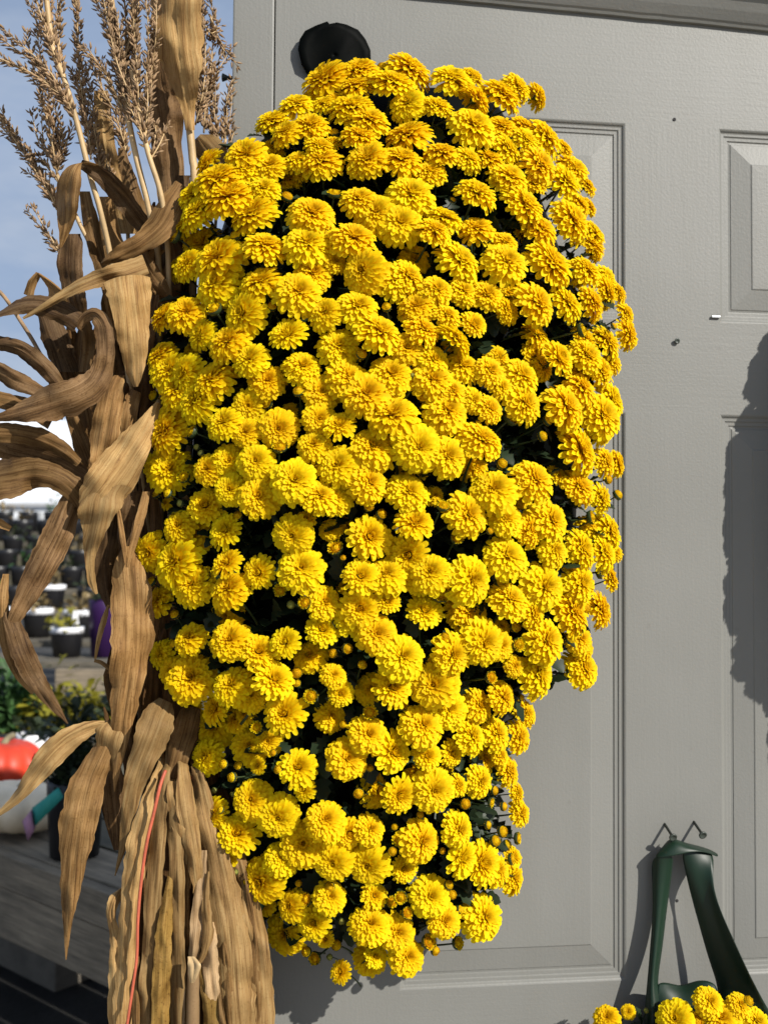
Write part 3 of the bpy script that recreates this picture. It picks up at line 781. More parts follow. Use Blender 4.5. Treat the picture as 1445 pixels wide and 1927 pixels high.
# the fold over the nails: a little roof
sheet('handle_fold', [
    [(1256, 1583, .006), (1262, 1579, .012), (1272, 1580, .016), (1285, 1586, .015), (1302, 1590, .012), (1330, 1597, .009)],
    [(1250, 1590, .012), (1260, 1586, .019), (1275, 1587, .023), (1292, 1592, .022), (1318, 1597, .019), (1349, 1607, .014)],
    [(1240, 1602, .017), (1256, 1600, .024), (1278, 1599, .027), (1300, 1597, .027), (1325, 1601, .024), (1350, 1611, .018)],
    [(1229, 1616, .017), (1250, 1613, .025), (1276, 1609, .028), (1300, 1602, .028), (1328, 1603, .025), (1348, 1613, .019)]], bag2)
sheet('handle_strap', [
    [(1229, 1614, .014), (1240, 1611, .021), (1253, 1610, .023), (1266, 1609, .020)],
    [(1226, 1630, .010), (1238, 1628, .020), (1251, 1628, .021), (1264, 1628, .015)],
    [(1228, 1660, .012), (1237, 1662, .020), (1250, 1664, .020), (1260, 1666, .013)],
    [(1229, 1710, .014), (1236, 1712, .021), (1246, 1714, .020), (1252, 1716, .012)],
    [(1224, 1780, .018), (1230, 1782, .026), (1239, 1784, .025), (1245, 1786, .016)],
    [(1219, 1840, .024), (1224, 1842, .032), (1229, 1844, .032), (1234, 1848, .024)],
    [(1215, 1880, .028), (1221, 1880, .037), (1230, 1880, .040), (1240, 1880, .036)],
    [(1211, 1940, .032), (1218, 1940, .042), (1230, 1940, .048), (1245, 1940, .045)]], bag2)
sheet('handle_strap', [
    [(1281, 1597, .016), (1296, 1596, .020), (1316, 1597, .018), (1341, 1603, .014)],
    [(1287, 1630, .018), (1300, 1630, .024), (1320, 1630, .025), (1342, 1632, .030)],
    [(1294, 1660, .018), (1306, 1660, .025), (1324, 1660, .027), (1340, 1664, .036)],
    [(1304, 1700, .018), (1318, 1698, .027), (1336, 1696, .031), (1353, 1710, .042)],
    [(1318, 1750, .019), (1336, 1748, .029), (1354, 1746, .034), (1378, 1764, .050)],
    [(1334, 1808, .021), (1356, 1806, .033), (1378, 1804, .040), (1404, 1822, .058)],
    [(1347, 1842, .025), (1368, 1842, .038), (1394, 1842, .046), (1421, 1856, .062)],
    [(1352, 1872, .032), (1376, 1874, .044), (1404, 1876, .052), (1440, 1892, .064)],
    [(1356, 1940, .042), (1386, 1940, .052), (1420, 1940, .058), (1472, 1944, .066)]], bag2)
sheet('bag_front', [
    [(1236, 1849, .026), (1256, 1849, .028), (1280, 1858, .024), (1304, 1847, .030), (1326, 1844, .036), (1346, 1852, .040)],
    [(1234, 1866, .032), (1256, 1866, .036), (1280, 1870, .034), (1304, 1864, .038), (1326, 1862, .044), (1350, 1868, .046)],
    [(1230, 1900, .036), (1256, 1900, .044), (1280, 1900, .046), (1304, 1900, .050), (1326, 1900, .054), (1356, 1900, .054)],
    [(1222, 1960, .040), (1256, 1960, .054), (1280, 1960, .060), (1304, 1960, .064), (1326, 1960, .066), (1372, 1960, .060)]], bag2)
# the body below the picture
v_, f_ = [], []
for i, (w, dd, z) in enumerate([(150, .06, 1930), (170, .08, 2050), (185, .09, 2300), (185, .09, 2600), (150, .07, 2900), (90, .03, 3050)]):
    for k in range(14):
        a = math.pi * k / 13
        v_.append(P(1330 - math.cos(a) * w, z, .004 + dd * max(0.0, math.sin(a)) ** .7))
for i in range(5):
    for k in range(13):
        a = i * 14 + k; f_.append((a, a + 1, a + 15, a + 14))
    a = i * 14; f_.append((a + 13, a, a + 14, a + 27))
place(pydata('pouch', v_, f_, M_BAGDK), bag2)

# the lower plant: a few flowers reach into the picture, more below it
plant2 = thing('chrysanthemum_plant', 'yellow chrysanthemum plant in the lower right corner, only its top flowers in view', 'flowering plant', P(1300, 2500, 0.05), 'hanging chrysanthemum plants')
inv2 = Matrix.Translation(-Vector(plant2.location))
rr = random.Random(5)
low = [(1142, 1916, 25, 'f'), (1182, 1905, 14, 'f'), (1270, 1920, 36, 'f'), (1331, 1886, 29, 'f'), (1353, 1919, 40, 'f'), (1389, 1891, 24, 'f'), (1404, 1886, 12, 'b'), (1419, 1924, 32, 'f'), (1308, 1924, 20, 'h'), (1215, 1903, 6, 'g')]
for i in range(60):
    y = rr.uniform(1955, 2900); w = 240 if y < 2600 else 160
    low.append((1330 + rr.uniform(-w, w) * (.75 + .25 * min(1, (y - 1930) / 200)), y, rr.uniform(28, 44), 'f'))
for i, (px, py, r, kd) in enumerate(low):
    u = (px - 1310) / 240
    d = .052 + .09 * max(0, 1 - u * u) * (.40 + .6 * min(1, max(0, (py - 1900) / 250)))
    if i < 10: d = {0: .05, 1: .045, 9: .05}.get(i, .085)
    p = P(px, py, d); R = r * p.y / F
    n = Vector((u + rr.gauss(0, .2), -1, (1.0 if py < 1960 else .5) + rr.gauss(0, .15))).normalized()
    me = {'f': rr.choice(FLOWERS), 'b': BUDS[0], 'h': HALFS[1], 'g': GREENS[0]}[kd]
    o = inst({'f': 'flower', 'b': 'bud', 'h': 'half_open_flower', 'g': 'bud'}[kd], me, plant2, inv2 @ Matrix.Translation(p) @ (basis(n, rr.uniform(0, 6)) * R * 1.05).to_4x4())
    inst('stem', rr.choice(STEMB if kd in 'bgh' else STEMS), o)
v_, f_ = [], []
for i in range(420):
    y = rr.uniform(1935, 2850) if i > 60 else rr.uniform(1925, 1960)
    px = 1320 + rr.uniform(-190, 190)
    dr = Vector((rr.gauss(0, .8), -rr.uniform(.1, 1), rr.gauss(.25, .6))).normalized()
    leaf_poly(v_, f_, P(px, y, rr.uniform(.02, .055)), dr, Vector((0, -.4, 1)), rr.uniform(.016, .03), rr)
o = pydata('foliage', v_, f_, M_LEAF); o['kind'] = 'stuff'; place(o, plant2)

# a third plant on the same door, just right of the picture; only its shadow reaches in
OFF3 = Vector((0.685, 0, 0.185))
S3 = 0.71
plant3 = thing('chrysanthemum_plant', 'yellow chrysanthemum plant right of the picture, seen only by its shadow on the door', 'flowering plant', Vector(plant.location) + OFF3, 'hanging chrysanthemum plants')
bag3 = thing('grow_bag', 'green plastic bag of the plant right of the picture', 'grow bag', Vector(plant3.location) + (Vector(bag1.location) - Vector(plant.location)) * S3, 'green hanging bags')
plant3.scale = bag3.scale = (S3, S3, S3)
for ch in list(plant.children):
    if ch.name.startswith('stem'): continue
    if ch.name.startswith('flower') and ch.scale.x < .014: continue
    c = ch.copy(); COL.objects.link(c); c.parent = plant3
for ch in list(bag1.children):
    c = ch.copy(); COL.objects.link(c); c.parent = bag3
#PART4
# ------------------------------------------------------------------ bundle of dry corn stalks
corn = thing('corn_stalk_bundle', 'tall bundle of dry brown corn stalks tied together left of the door', 'corn stalks', P(350, 2250, .06))
def ribbon(pts, mat=None, arch=0.0, n=None, curl=.22, seed=0, wd=None, root=corn, name='leaf', wavy=1.0, cross=14, ragged=1.0):
    mat = mat or M_CORN
    rr = random.Random(seed * 7 + 1)
    n = n or max(14, 6 * (len(pts) - 1))
    pts = [tuple(p) + (0.0,) * (5 - len(p)) for p in pts]
    S = catmull(pts, n)
    v_, f_, uv = [], [], []
    ln = 0.0; sd = rr.uniform(0, 100); tws = rr.uniform(-.25, .25); twf = rr.uniform(.8, 1.6)
    for i, (x, y, d, w, sl) in enumerate(S):
        a, b = S[max(i - 1, 0)], S[min(i + 1, n)]
        tx, ty = b[0] - a[0], b[1] - a[1]
        l_ = math.hypot(tx, ty) or 1
        if wd: nx, ny = wd
        else: nx, ny = ty / l_, -tx / l_
        if nx < 0 and not wd: pass
        if i: ln += math.hypot(x - S[i - 1][0], y - S[i - 1][1])
        w = max(w, .6)
        for j in range(cross + 1):
            s = -1 + 2 * j / cross
            e = 1 + (.10 * noise.noise(Vector((ln * .03, sd + (3 if s > 0 else 0), 1))) + .13 * ragged * noise.noise(Vector((ln * .10, sd + (5 if s > 0 else 0), 4)))) * abs(s)
            q = s * w * e
            wm = w * .00058
            slv = sl + tws + twf * noise.noise(Vector((ln * .014, sd, 11)))
            dep = d * .01 + slv * s * wm + curl * (1 - abs(s) ** 1.6) * wm - .10 * wm * math.exp(-(s / .10) ** 2)
            dep += wavy * (.0042 * noise.noise(Vector((ln * .028, s * .9 + sd, 7))) + .0042 * abs(s) * noise.noise(Vector((ln * .035, s * .4 + sd, 2)))) * min(1, w / 14)
            dep += .0011 * (1 - 2 * abs(noise.noise(Vector((s * w * .07, sd + 9, ln * .006))))) * min(1, w / 12) + .0009 * noise.noise(Vector((s * w * .13, sd, ln * .004))) * min(1, w / 10)
            ya = arch * abs(s) ** 2.4 * min(1.0, max(0.0, 1 - (i / n - .16) / .2)) if arch else 0.0
            v_.append(P(x + nx * q, y + ny * q + ya, dep)); uv.append((s * max(w, 6) / 60 + .5, ln / 100))
    for i in range(n):
        for j in range(cross):
            a = i * (cross + 1) + j
            f_.append((a, a + 1, a + cross + 2, a + cross + 1))
    return place(pydata(name, v_, f_, mat, None, True, uv), root)

# ---- canes with their tassels
def cane(pts, r, seed, mat=M_CANE):
    S = catmull(pts, 6 * (len(pts) - 1))
    P3 = [P(x, y, d * .01) for x, y, d in S]
    v_, f_ = tube_data(P3, [r * .00055 * (1 + .9 * max(0, (y - 500)) / 1400) for x, y, d in S], 8)
    return place(pydata('stalk', v_, f_, mat), corn)
def spikelet(v_, f_, b, d, ln, w, rr):
    u = d.orthogonal().normalized(); s = d.cross(u)
    a0 = rr.uniform(0, 6.28); n = 5; k0 = len(v_)
    v_.append(b)
    for t, ww in ((.3, 1.0), (.65, .75)):
        for k in range(n):
            a = a0 + 2 * math.pi * k / n
            v_.append(b + d * (ln * t) + (u * math.cos(a) + s * math.sin(a) * .7) * (w * ww))
    v_.append(b + d * ln)
    for k in range(n):
        k2 = (k + 1) % n
        f_.append((k0, k0 + 1 + k2, k0 + 1 + k)); f_.append((k0 + 1 + k, k0 + 1 + k2, k0 + 1 + n + k2, k0 + 1 + n + k)); f_.append((k0 + 1 + n + k, k0 + 1 + n + k2, k0 + 1 + 2 * n))
def tassel(branches, seed, parent):
    """each branch: points (x, y, depth cm) from its foot to its tip, and how dense it is"""
    rr = random.Random(seed); v_, f_ = [], []; sv, sf = [], []
    br2 = []
    for pts, dens in branches:
        br2.append((pts, dens * .8))
        jx, jy = rr.uniform(-24, 24), rr.uniform(-8, 16)
        br2.append(([(a + jx * i / (len(pts) - 1), b + jy * i / (len(pts) - 1), c + rr.uniform(-.8, .8) * (i > 0)) for i, (a, b, c) in enumerate(pts)], dens * .65))
    for pts, dens in br2:
        pts = [(p[0], p[1], p[2] + rr.uniform(-.6, .6) * k) for k, p in enumerate(pts)]
        S = [P(x, y, d * .01) for x, y, d in catmull(pts, 10)]
        w_, g_ = tube_data(S, [.0011 - .0007 * i / 10 for i in range(11)], 5)
        b0 = len(sv); sv += w_; sf += [tuple(i + b0 for i in f) for f in g_]
        tot = sum((S[i + 1] - S[i]).length for i in range(10))
        m = int(tot / .0026 * dens)
        for i in range(m):
            t = (i + rr.random()) / m * .98 + .02
            k = min(int(t * 10), 9); q = S[k].lerp(S[k + 1], t * 10 - k)
            dr = (S[k + 1] - S[k]).normalized()
            az = rr.uniform(0, 6.28); o1 = dr.orthogonal().normalized(); o2 = dr.cross(o1)
            dd = (dr * rr.uniform(.75, 1.3) + (o1 * math.cos(az) + o2 * math.sin(az)) * rr.uniform(.4, 1.15)).normalized()
            ln = rr.uniform(.0068, .0104) * (1.1 - .3 * t)
            ped = rr.uniform(.0, .004)
            spikelet(v_, f_, q + dd * ped, dd, ln, ln * rr.uniform(.13, .21), rr)
            if ped > .002:
                w_, g_ = tube_data([q, q + dd * (ped + .001)], [.0003, .0003], 3, False)
                b0 = len(sv); sv += w_; sf += [tuple(a + b0 for a in f) for f in g_]
    o = place(pydata('tassel', sv, sf, M_CANE), corn)
    s = pydata('spikelets', v_, f_, M_TASSEL); s['kind'] = 'stuff'
    s.parent = o; s.matrix_local = Matrix()
    return o
cane([(82, -60, 9), (100, 90, 9), (122, 150, 9), (148, 240, 9), (170, 330, 9), (190, 400, 8.5), (215, 520, 7), (255, 800, 6), (300, 1200, 6), (322, 1460, 7), (345, 2200, 6), (351, 3380, 6)], 5.2, 1)
cane([(205, -40, 10), (222, 90, 10), (238, 200, 10), (258, 300, 10), (282, 400, 9.5), (300, 520, 8), (300, 900, 6), (320, 1460, 8), (330, 2200, 7), (325, 3380, 7)], 5.5, 2)
cane([(248, 130, 11), (262, 210, 11), (280, 290, 11), (306, 380, 10.5), (318, 520, 9), (320, 900, 6), (335, 1460, 8), (360, 2200, 7), (376, 3380, 7)], 5.0, 3)
cane([(357, 236, 7), (363, 300, 7), (366, 345, 7), (362, 600, 5), (350, 1000, 5), (352, 1460, 7), (372, 2200, 7), (397, 3380, 7)], 7.5, 4)
cane([(108, 330, 4), (150, 420, 4), (190, 520, 4), (240, 800, 4), (300, 1460, 4), (280, 2200, 4), (240, 3380, 4)], 4, 5)
cane([(236, 250, 3), (238, 330, 3), (250, 600, 3), (310, 1460, 3), (300, 2200, 3), (274, 3380, 3)], 4, 6)
cane([(-20, 530, 4), (10, 560, 4), (40, 605, 4), (62, 640, 4), (85, 680, 4), (160, 800, 3), (290, 1460, 3), (260, 2200, 3), (206, 3380, 3)], 3.6, 7, M_TASSEL)
cane([(425, 262, 2), (415, 330, 2), (395, 600, 2), (362, 1460, 4), (400, 2200, 4), (444, 3380, 4)], 3.2, 8)
cane([(366, 1770, 12.2), (365, 1815, 14.0), (363, 1930, 14.6), (358, 2200, 14), (373, 3380, 14)], 6, 9, M_PALE)
for i, (xt, yt, xm, d) in enumerate([(262, 430, 276, 3), (284, 450, 292, 2.5), (300, 400, 304, 3.2), (318, 420, 322, 2.6), (336, 400, 336, 3.4), (352, 420, 348, 2.8), (244, 520, 262, 3), (226, 560, 248, 2.6)]):
    cane([(xt, yt, d), (xm, 800, d), (xm + 8, 1150, d + .6), (336 + (xm - 300) * .5, 1460, d + 2), (345 + (xm - 300) * 1.2, 2200, d + 2), (345 + (xm - 300) * 2, 3380, d + 2)], 7.5, 20 + i, M_CORND)
tassel([([(100, 95, 9), (92, 20, 9), (84, -80, 9)], 3.0), ([(112, 130, 9), (88, 60, 9.5), (62, -20, 10)], 2.2), ([(118, 150, 9), (108, 60, 8), (112, -40, 8)], 2.2),
        ([(128, 190, 9), (85, 135, 9.5), (30, 92, 10), (-15, 62, 10)], 2.6), ([(130, 200, 9), (80, 150, 10), (20, 118, 10), (-30, 100, 10)], 2.4),
        ([(135, 215, 9), (110, 170, 9), (70, 120, 9)], 2.0), ([(140, 225, 9), (118, 180, 9.5), (80, 150, 9.5)], 1.8)], 31, corn)
tassel([([(108, 330, 4), (100, 240, 4), (85, 160, 4), (70, 60, 4)], 3.0), ([(110, 320, 4), (118, 250, 4), (95, 180, 4)], 2.6), ([(105, 300, 4), (75, 270, 4), (60, 210, 4)], 1.8), ([(112, 310, 4), (125, 270, 4), (140, 235, 4)], 2.0),
        ([(106, 385, 4), (70, 320, 4), (30, 255, 4), (-12, 180, 4)], 1.9), ([(102, 375, 4), (60, 300, 4), (15, 240, 4), (-30, 205, 4)], 2.0), ([(108, 395, 4), (85, 350, 4), (45, 320, 4)], 1.4),
        ([(112, 345, 4), (80, 300, 4.4), (55, 285, 5)], 1.7), ([(116, 480, 4), (92, 440, 4), (62, 390, 4)], 1.8)], 32, corn)
tassel([([(232, 160, 10), (218, 80, 10), (200, -30, 10)], 3.0), ([(240, 210, 10), (222, 120, 10.5), (190, 20, 11), (170, -40, 11)], 2.8), ([(236, 190, 10), (240, 100, 10), (232, -30, 10)], 3.0),
        ([(244, 230, 10), (205, 150, 11), (165, 90, 11)], 2.2), ([(248, 240, 10), (232, 170, 9.5), (210, 120, 9.5)], 2.4), ([(230, 130, 10), (250, 40, 10), (262, -40, 10)], 2.8)], 33, corn)
tassel([([(262, 215, 11), (258, 130, 11), (252, 40, 11), (250, -40, 11)], 3.0), ([(268, 240, 11), (276, 150, 11.5), (280, 60, 12), (272, -30, 12)], 2.6), ([(272, 270, 11), (284, 190, 11), (286, 110, 11)], 2.2),
        ([(255, 200, 11), (232, 120, 11), (222, 30, 11)], 2.6), ([(284, 300, 11), (292, 265, 11), (294, 230, 11)], 1.6), ([(278, 280, 11), (262, 220, 11.4), (245, 170, 11.5)], 2.2)], 34, corn)
tassel([([(165, 250, 6), (150, 140, 6), (146, 40, 6), (140, -40, 6)], 2.8), ([(172, 300, 6), (160, 210, 6), (135, 130, 6)], 2.2), ([(190, 320, 5), (178, 220, 5), (165, 130, 5)], 2.2),
        ([(236, 280, 3), (220, 220, 3), (195, 170, 3), (170, 120, 3)], 2.4), ([(240, 300, 3), (228, 250, 3), (200, 215, 3)], 2.0), ([(212, 340, 4), (196, 290, 4), (172, 250, 4)], 1.8)], 35, corn)
tassel([([(370, 215, 4), (378, 140, 4), (382, 60, 4), (384, -20, 4)], 2.4), ([(368, 235, 4), (392, 160, 4), (402, 60, 4), (396, -10, 4)], 2.2), ([(388, 50, 4), (398, 60, 4), (412, 45, 4)], 1.8),
        ([(396, 30, 4), (410, 75, 4), (432, 110, 4)], 1.5)], 36, corn)
tassel([([(412, 270, 2), (402, 200, 2), (396, 130, 2)], 2.2), ([(418, 265, 2), (425, 200, 2), (438, 150, 2)], 1.5), ([(384, 250, 2.5), (388, 190, 2.5), (400, 140, 2.5), (426, 85, 2.5)], 1.8), ([(400, 260, 2), (386, 200, 2), (378, 130, 2)], 2.2),
        ([(424, 262, 2), (432, 230, 2), (437, 180, 2)], 1.5), ([(426, 290, 2), (432, 262, 2), (436, 235, 2)], 1.5)], 37, corn)

# ---- leaves (x, y, depth in cm, half-width in px, slope)
K = 0
def lf(pts, **k):
    global K
    K += 1
    return ribbon(pts, seed=K, **k)
H = (1, 0)
lf([(318, -90, 9, 52), (330, -20, 9.3, 48), (335, 60, 9.2, 45), (342, 120, 8.6, 38), (350, 175, 8.0, 22), (356, 215, 7.6, 12), (358, 245, 7.4, 9)], mat=M_CORN2, wd=H, curl=.35)
lf([(300, 60, 5, 16), (304, 130, 5, 26, .6), (312, 185, 5, 31, .8), (318, 240, 5, 25, .6), (325, 330, 4.5, 22), (330, 420, 4, 20), (320, 520, 4, 16)], wd=H, mat=M_CORNW)  # dark tone carries the shade this rear leaf stands in
lf([(290, 110, 4, 10), (296, 200, 4, 16), (304, 300, 4, 16), (322, 420, 4, 18)], wd=H)
lf([(278, 432, 8, 16, -.8), (255, 405, 8.5, 18, -.8), (228, 368, 9.2, 19, -.7), (200, 338, 9.8, 17, -.5), (172, 318, 10.3, 12, -.3), (152, 309, 10.6, 9, 0)], curl=-.3, mat=M_CORNW)
lf([(180, 312, 10.4, 8), (160, 306, 10.9, 8), (142, 311, 11.2, 14), (132, 335, 11.2, 22), (128, 375, 10.9, 23), (127, 410, 10.4, 18), (122, 440, 10, 10), (115, 466, 9.6, 2)], wd=(.98, -.2), curl=.4, mat=M_CORN)
lf([(136, 440, 6, 16), (133, 480, 6, 24, .5), (134, 520, 6, 23, .6), (142, 560, 6, 20, .5), (160, 620, 5, 14)], wd=H, mat=M_CORNW)
lf([(350, 352, 9, 22), (328, 385, 10, 29), (305, 425, 10.8, 28), (270, 454, 11, 21), (232, 474, 10.8, 16), (205, 489, 10.4, 9), (192, 497, 10, 3)], curl=.35)
lf([(345, 330, 5, 14), (338, 380, 5, 18), (330, 440, 5, 20), (320, 540, 5, 22), (318, 640, 5, 22)], wd=H, mat=M_CORNW)
lf([(372, 258, 5, 8), (385, 272, 5.5, 24), (400, 290, 5.5, 28), (410, 318, 5, 26), (415, 360, 4, 20)], curl=.3, mat=M_CORN2)
lf([(190, 170, 3, 14), (196, 230, 3, 18), (202, 280, 3, 17), (222, 360, 3, 18), (240, 440, 3, 20)], wd=H, mat=M_CORN2)
lf([(228, 278, 6, 6), (235, 310, 6, 12), (248, 350, 6, 15), (262, 400, 6, 16), (280, 470, 6, 16)], wd=H)
lf([(200, 370, 5, 12), (205, 420, 5, 18), (218, 480, 5, 20), (232, 560, 5, 20)], wd=H)
lf([(160, 360, 4, 10), (172, 420, 4, 16), (188, 480, 4, 18), (215, 560, 4, 18)], wd=H)
lf([(300, 470, 8, 14), (285, 490, 8, 18), (300, 540, 8, 20), (318, 600, 8, 14)], wd=H)
lf([(262, 470, 9, 12), (285, 510, 9.5, 15), (308, 545, 9.5, 12), (325, 580, 9, 6)])
# bent leaf at far left
lf([(54, 557, 7, 10), (62, 532, 7.4, 9), (74, 514, 7.6, 6)], wd=(.9, .4))
lf([(72, 513, 7.6, 6), (92, 530, 7.4, 14), (108, 552, 7, 19), (112, 590, 6.6, 20)], wd=(.94, .34))
lf([(90, 590, 6, 18), (102, 625, 6, 26), (114, 660, 6, 27), (128, 700, 5.5, 18)], wd=H, mat=M_CORNW)
lf([(-25, 604, 11, 3), (0, 592, 11.2, 5), (35, 578, 11.5, 13), (75, 574, 11.5, 20), (115, 586, 11, 21), (150, 606, 10.5, 20)], curl=.5, mat=M_CORNW)
lf([(44, 599, 12, 2.5), (78, 580, 12.5, 6), (118, 556, 12.8, 9), (160, 534, 13, 13), (200, 520, 12.6, 18), (240, 510, 12, 20), (275, 497, 11, 18)], curl=.4, mat=M_CORN2)
lf([(252, 540, 10, 40), (242, 519, 12.2, 45), (240, 523, 13.2, 46), (243, 550, 13.8, 43), (249, 600, 13.4, 34), (253, 650, 12.8, 27), (255, 700, 12.2, 16), (256, 728, 12, 4)], wd=(.985, -.12), curl=.42, mat=M_CORN2, n=40, arch=13)
lf([(206, 516, 12, 5), (202, 535, 12.4, 9), (206, 570, 12.2, 9), (215, 610, 11.6, 8), (226, 650, 11, 3)], wd=H)
lf([(285, 555, 9, 14), (280, 600, 9.5, 17), (276, 645, 9.2, 15), (276, 685, 8.6, 8)], wd=H, mat=M_CORNW)
# the curled leaf with the broad sail
lf([(150, 620, 12, 5), (160, 600, 12.6, 10), (178, 592, 13.2, 14), (194, 612, 13.8, 17), (199, 650, 14, 18), (195, 690, 14, 20), (178, 722, 14.2, 27), (148, 742, 14.4, 33), (105, 757, 14.4, 34), (62, 770, 14, 26), (22, 781, 13.5, 13), (-8, 787, 13, 7), (-35, 792, 12.6, 3)], curl=.25, n=60, mat=M_CORNW)
lf([(160, 600, 11, 6), (165, 625, 11, 12), (165, 660, 11, 14), (158, 700, 11, 10)], wd=H)
lf([(-30, 636, 9, 8), (0, 645, 9.5, 13), (40, 656, 10, 15), (75, 682, 10, 17), (100, 708, 9.6, 15), (122, 735, 9, 8)], curl=.4, mat=M_CORNW)
lf([(-30, 676, 10, 8), (0, 698, 10.5, 15), (30, 716, 10.6, 18), (62, 730, 10.2, 14), (90, 742, 9.6, 8)], curl=.4, mat=M_CORNW)
lf([(-30, 745, 7, 14), (10, 755, 7.2, 16), (50, 765, 7, 16), (100, 790, 6.5, 20)])
lf([(-30, 812, 12, 14), (0, 814, 12.2, 18), (35, 816, 12.4, 19), (80, 826, 12.2, 18), (118, 845, 11.6, 14), (150, 872, 11, 8)], curl=.4)
lf([(-20, 835, 9, 16), (25, 850, 9, 20, .8), (80, 862, 9, 24, .8), (130, 884, 9, 24, .8), (175, 915, 9, 16)], mat=M_CORNW)
lf([(-40, 912, 12, 30), (-10, 906, 12.6, 36), (25, 899, 13, 37), (65, 890, 13.2, 29), (105, 898, 13, 23), (140, 922, 12.4, 22), (165, 955, 11.6, 14)], curl=.3)
lf([(226, 706, 11, 10), (214, 730, 11.8, 19), (204, 780, 12.2, 27), (196, 830, 12, 26), (188, 870, 11.6, 17), (183, 900, 11.2, 5)], wd=H, curl=.3)
lf([(256, 735, 10, 10), (248, 760, 10.6, 15), (242, 795, 10.6, 15), (236, 830, 10.2, 9), (232, 850, 10, 3)], wd=(.92, .38))
lf([(130, 770, 8, 10), (150, 820, 8, 16), (170, 870, 8, 16), (186, 910, 8, 10)], wd=H)
lf([(150, 770, 6, 20), (165, 840, 6, 26), (190, 930, 6, 26), (210, 1000, 6, 22), (230, 1100, 6, 18)], wd=H)
lf([(298, 758, 13, 4), (282, 790, 13.6, 16), (258, 830, 14, 30), (230, 873, 14.2, 41), (203, 910, 14.2, 44), (184, 935, 14, 36), (172, 958, 13.6, 26)], curl=.3, mat=M_CORN2)
lf([(202, 915, 14.0, 48), (192, 935, 14.4, 46), (188, 960, 14.2, 40), (182, 990, 13.6, 28), (174, 1025, 13, 17), (170, 1060, 12.4, 9), (174, 1095, 12, 8), (182, 1118, 11.6, 3)], wd=(.97, -.22), curl=.25, mat=M_CORN2, arch=14)
lf([(146, 915, 11, 10), (132, 950, 11.5, 22), (112, 1000, 12, 29), (88, 1048, 12.4, 29), (62, 1098, 12.6, 25), (40, 1140, 12.6, 18), (24, 1172, 12.4, 12)], curl=.35, mat=M_CORNW)
lf([(16, 1150, 12.4, 10), (26, 1180, 12.6, 17), (40, 1220, 12.6, 22), (60, 1265, 12.2, 21), (84, 1302, 11.8, 15), (108, 1335, 11.4, 8), (128, 1362, 11, 2)], curl=.35, mat=M_CORNW)
lf([(12, 1080, 11.4, 6), (6, 1130, 11.6, 11), (8, 1180, 11.8, 13), (18, 1230, 11.6, 12), (38, 1275, 11.2, 9), (62, 1306, 11, 3)], wd=H, mat=M_CORN)
lf([(-30, 975, 11, 8), (0, 985, 11, 8), (20, 996, 11, 5)])
lf([(212, 960, 9, 12), (205, 1010, 9.4, 19), (196, 1060, 9.4, 21), (198, 1105, 9, 15), (206, 1145, 8.6, 5)], wd=H, mat=M_CORNW)  # shade on this hanging leaf is put into its dark colour
lf([(246, 1028, 11.5, 14), (243, 1060, 12.6, 26), (247, 1110, 13.2, 37), (249, 1170, 13.4, 40), (246, 1235, 13.4, 37), (238, 1300, 13, 30), (230, 1360, 12.6, 21), (224, 1420, 12.2, 12), (218, 1465, 12, 5), (216, 1490, 11.8, 1)], wd=H, curl=.25, mat=M_CORN, n=48)
lf([(205, 1138, 11, 2), (197, 1165, 11.4, 6), (187, 1200, 11.6, 5), (180, 1240, 11.4, 2)], wd=H, mat=M_CORN2)
lf([(178, 1243, 10.6, 3), (192, 1247, 11, 4), (210, 1262, 11, 4)])
lf([(222, 950, 13.4, 3), (228, 990, 13.8, 5), (234, 1030, 14, 5), (239, 1068, 14, 2)], wd=H)
lf([(276, 925, 13, 7), (266, 970, 13.6, 9), (252, 1022, 14, 7), (240, 1068, 14.1, 2)], wd=H)
lf([(252, 925, 11, 16), (247, 965, 11.4, 21), (242, 1005, 11.2, 20), (240, 1045, 10.8, 14)], wd=H, mat=M_CORNW)
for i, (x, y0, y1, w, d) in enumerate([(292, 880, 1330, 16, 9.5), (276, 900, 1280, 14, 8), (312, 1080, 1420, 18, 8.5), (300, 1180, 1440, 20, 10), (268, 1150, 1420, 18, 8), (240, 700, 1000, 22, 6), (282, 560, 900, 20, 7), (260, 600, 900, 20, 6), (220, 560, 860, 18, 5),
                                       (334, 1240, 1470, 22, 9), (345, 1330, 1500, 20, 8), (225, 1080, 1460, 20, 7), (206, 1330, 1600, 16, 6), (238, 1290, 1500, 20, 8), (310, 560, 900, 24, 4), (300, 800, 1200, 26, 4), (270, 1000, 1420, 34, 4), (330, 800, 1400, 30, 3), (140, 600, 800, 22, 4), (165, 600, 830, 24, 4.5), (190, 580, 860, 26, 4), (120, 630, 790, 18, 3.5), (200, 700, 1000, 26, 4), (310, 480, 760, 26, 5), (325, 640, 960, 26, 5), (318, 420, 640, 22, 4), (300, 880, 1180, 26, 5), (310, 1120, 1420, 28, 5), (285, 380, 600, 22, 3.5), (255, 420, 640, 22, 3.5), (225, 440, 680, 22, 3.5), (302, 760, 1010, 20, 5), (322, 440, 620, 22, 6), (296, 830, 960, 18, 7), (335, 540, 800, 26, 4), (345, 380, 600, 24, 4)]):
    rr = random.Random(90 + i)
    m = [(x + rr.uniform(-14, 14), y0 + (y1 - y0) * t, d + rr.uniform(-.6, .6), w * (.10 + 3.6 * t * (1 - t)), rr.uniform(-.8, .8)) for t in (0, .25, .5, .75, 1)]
    lf(m, wd=H, mat=M_CORND)
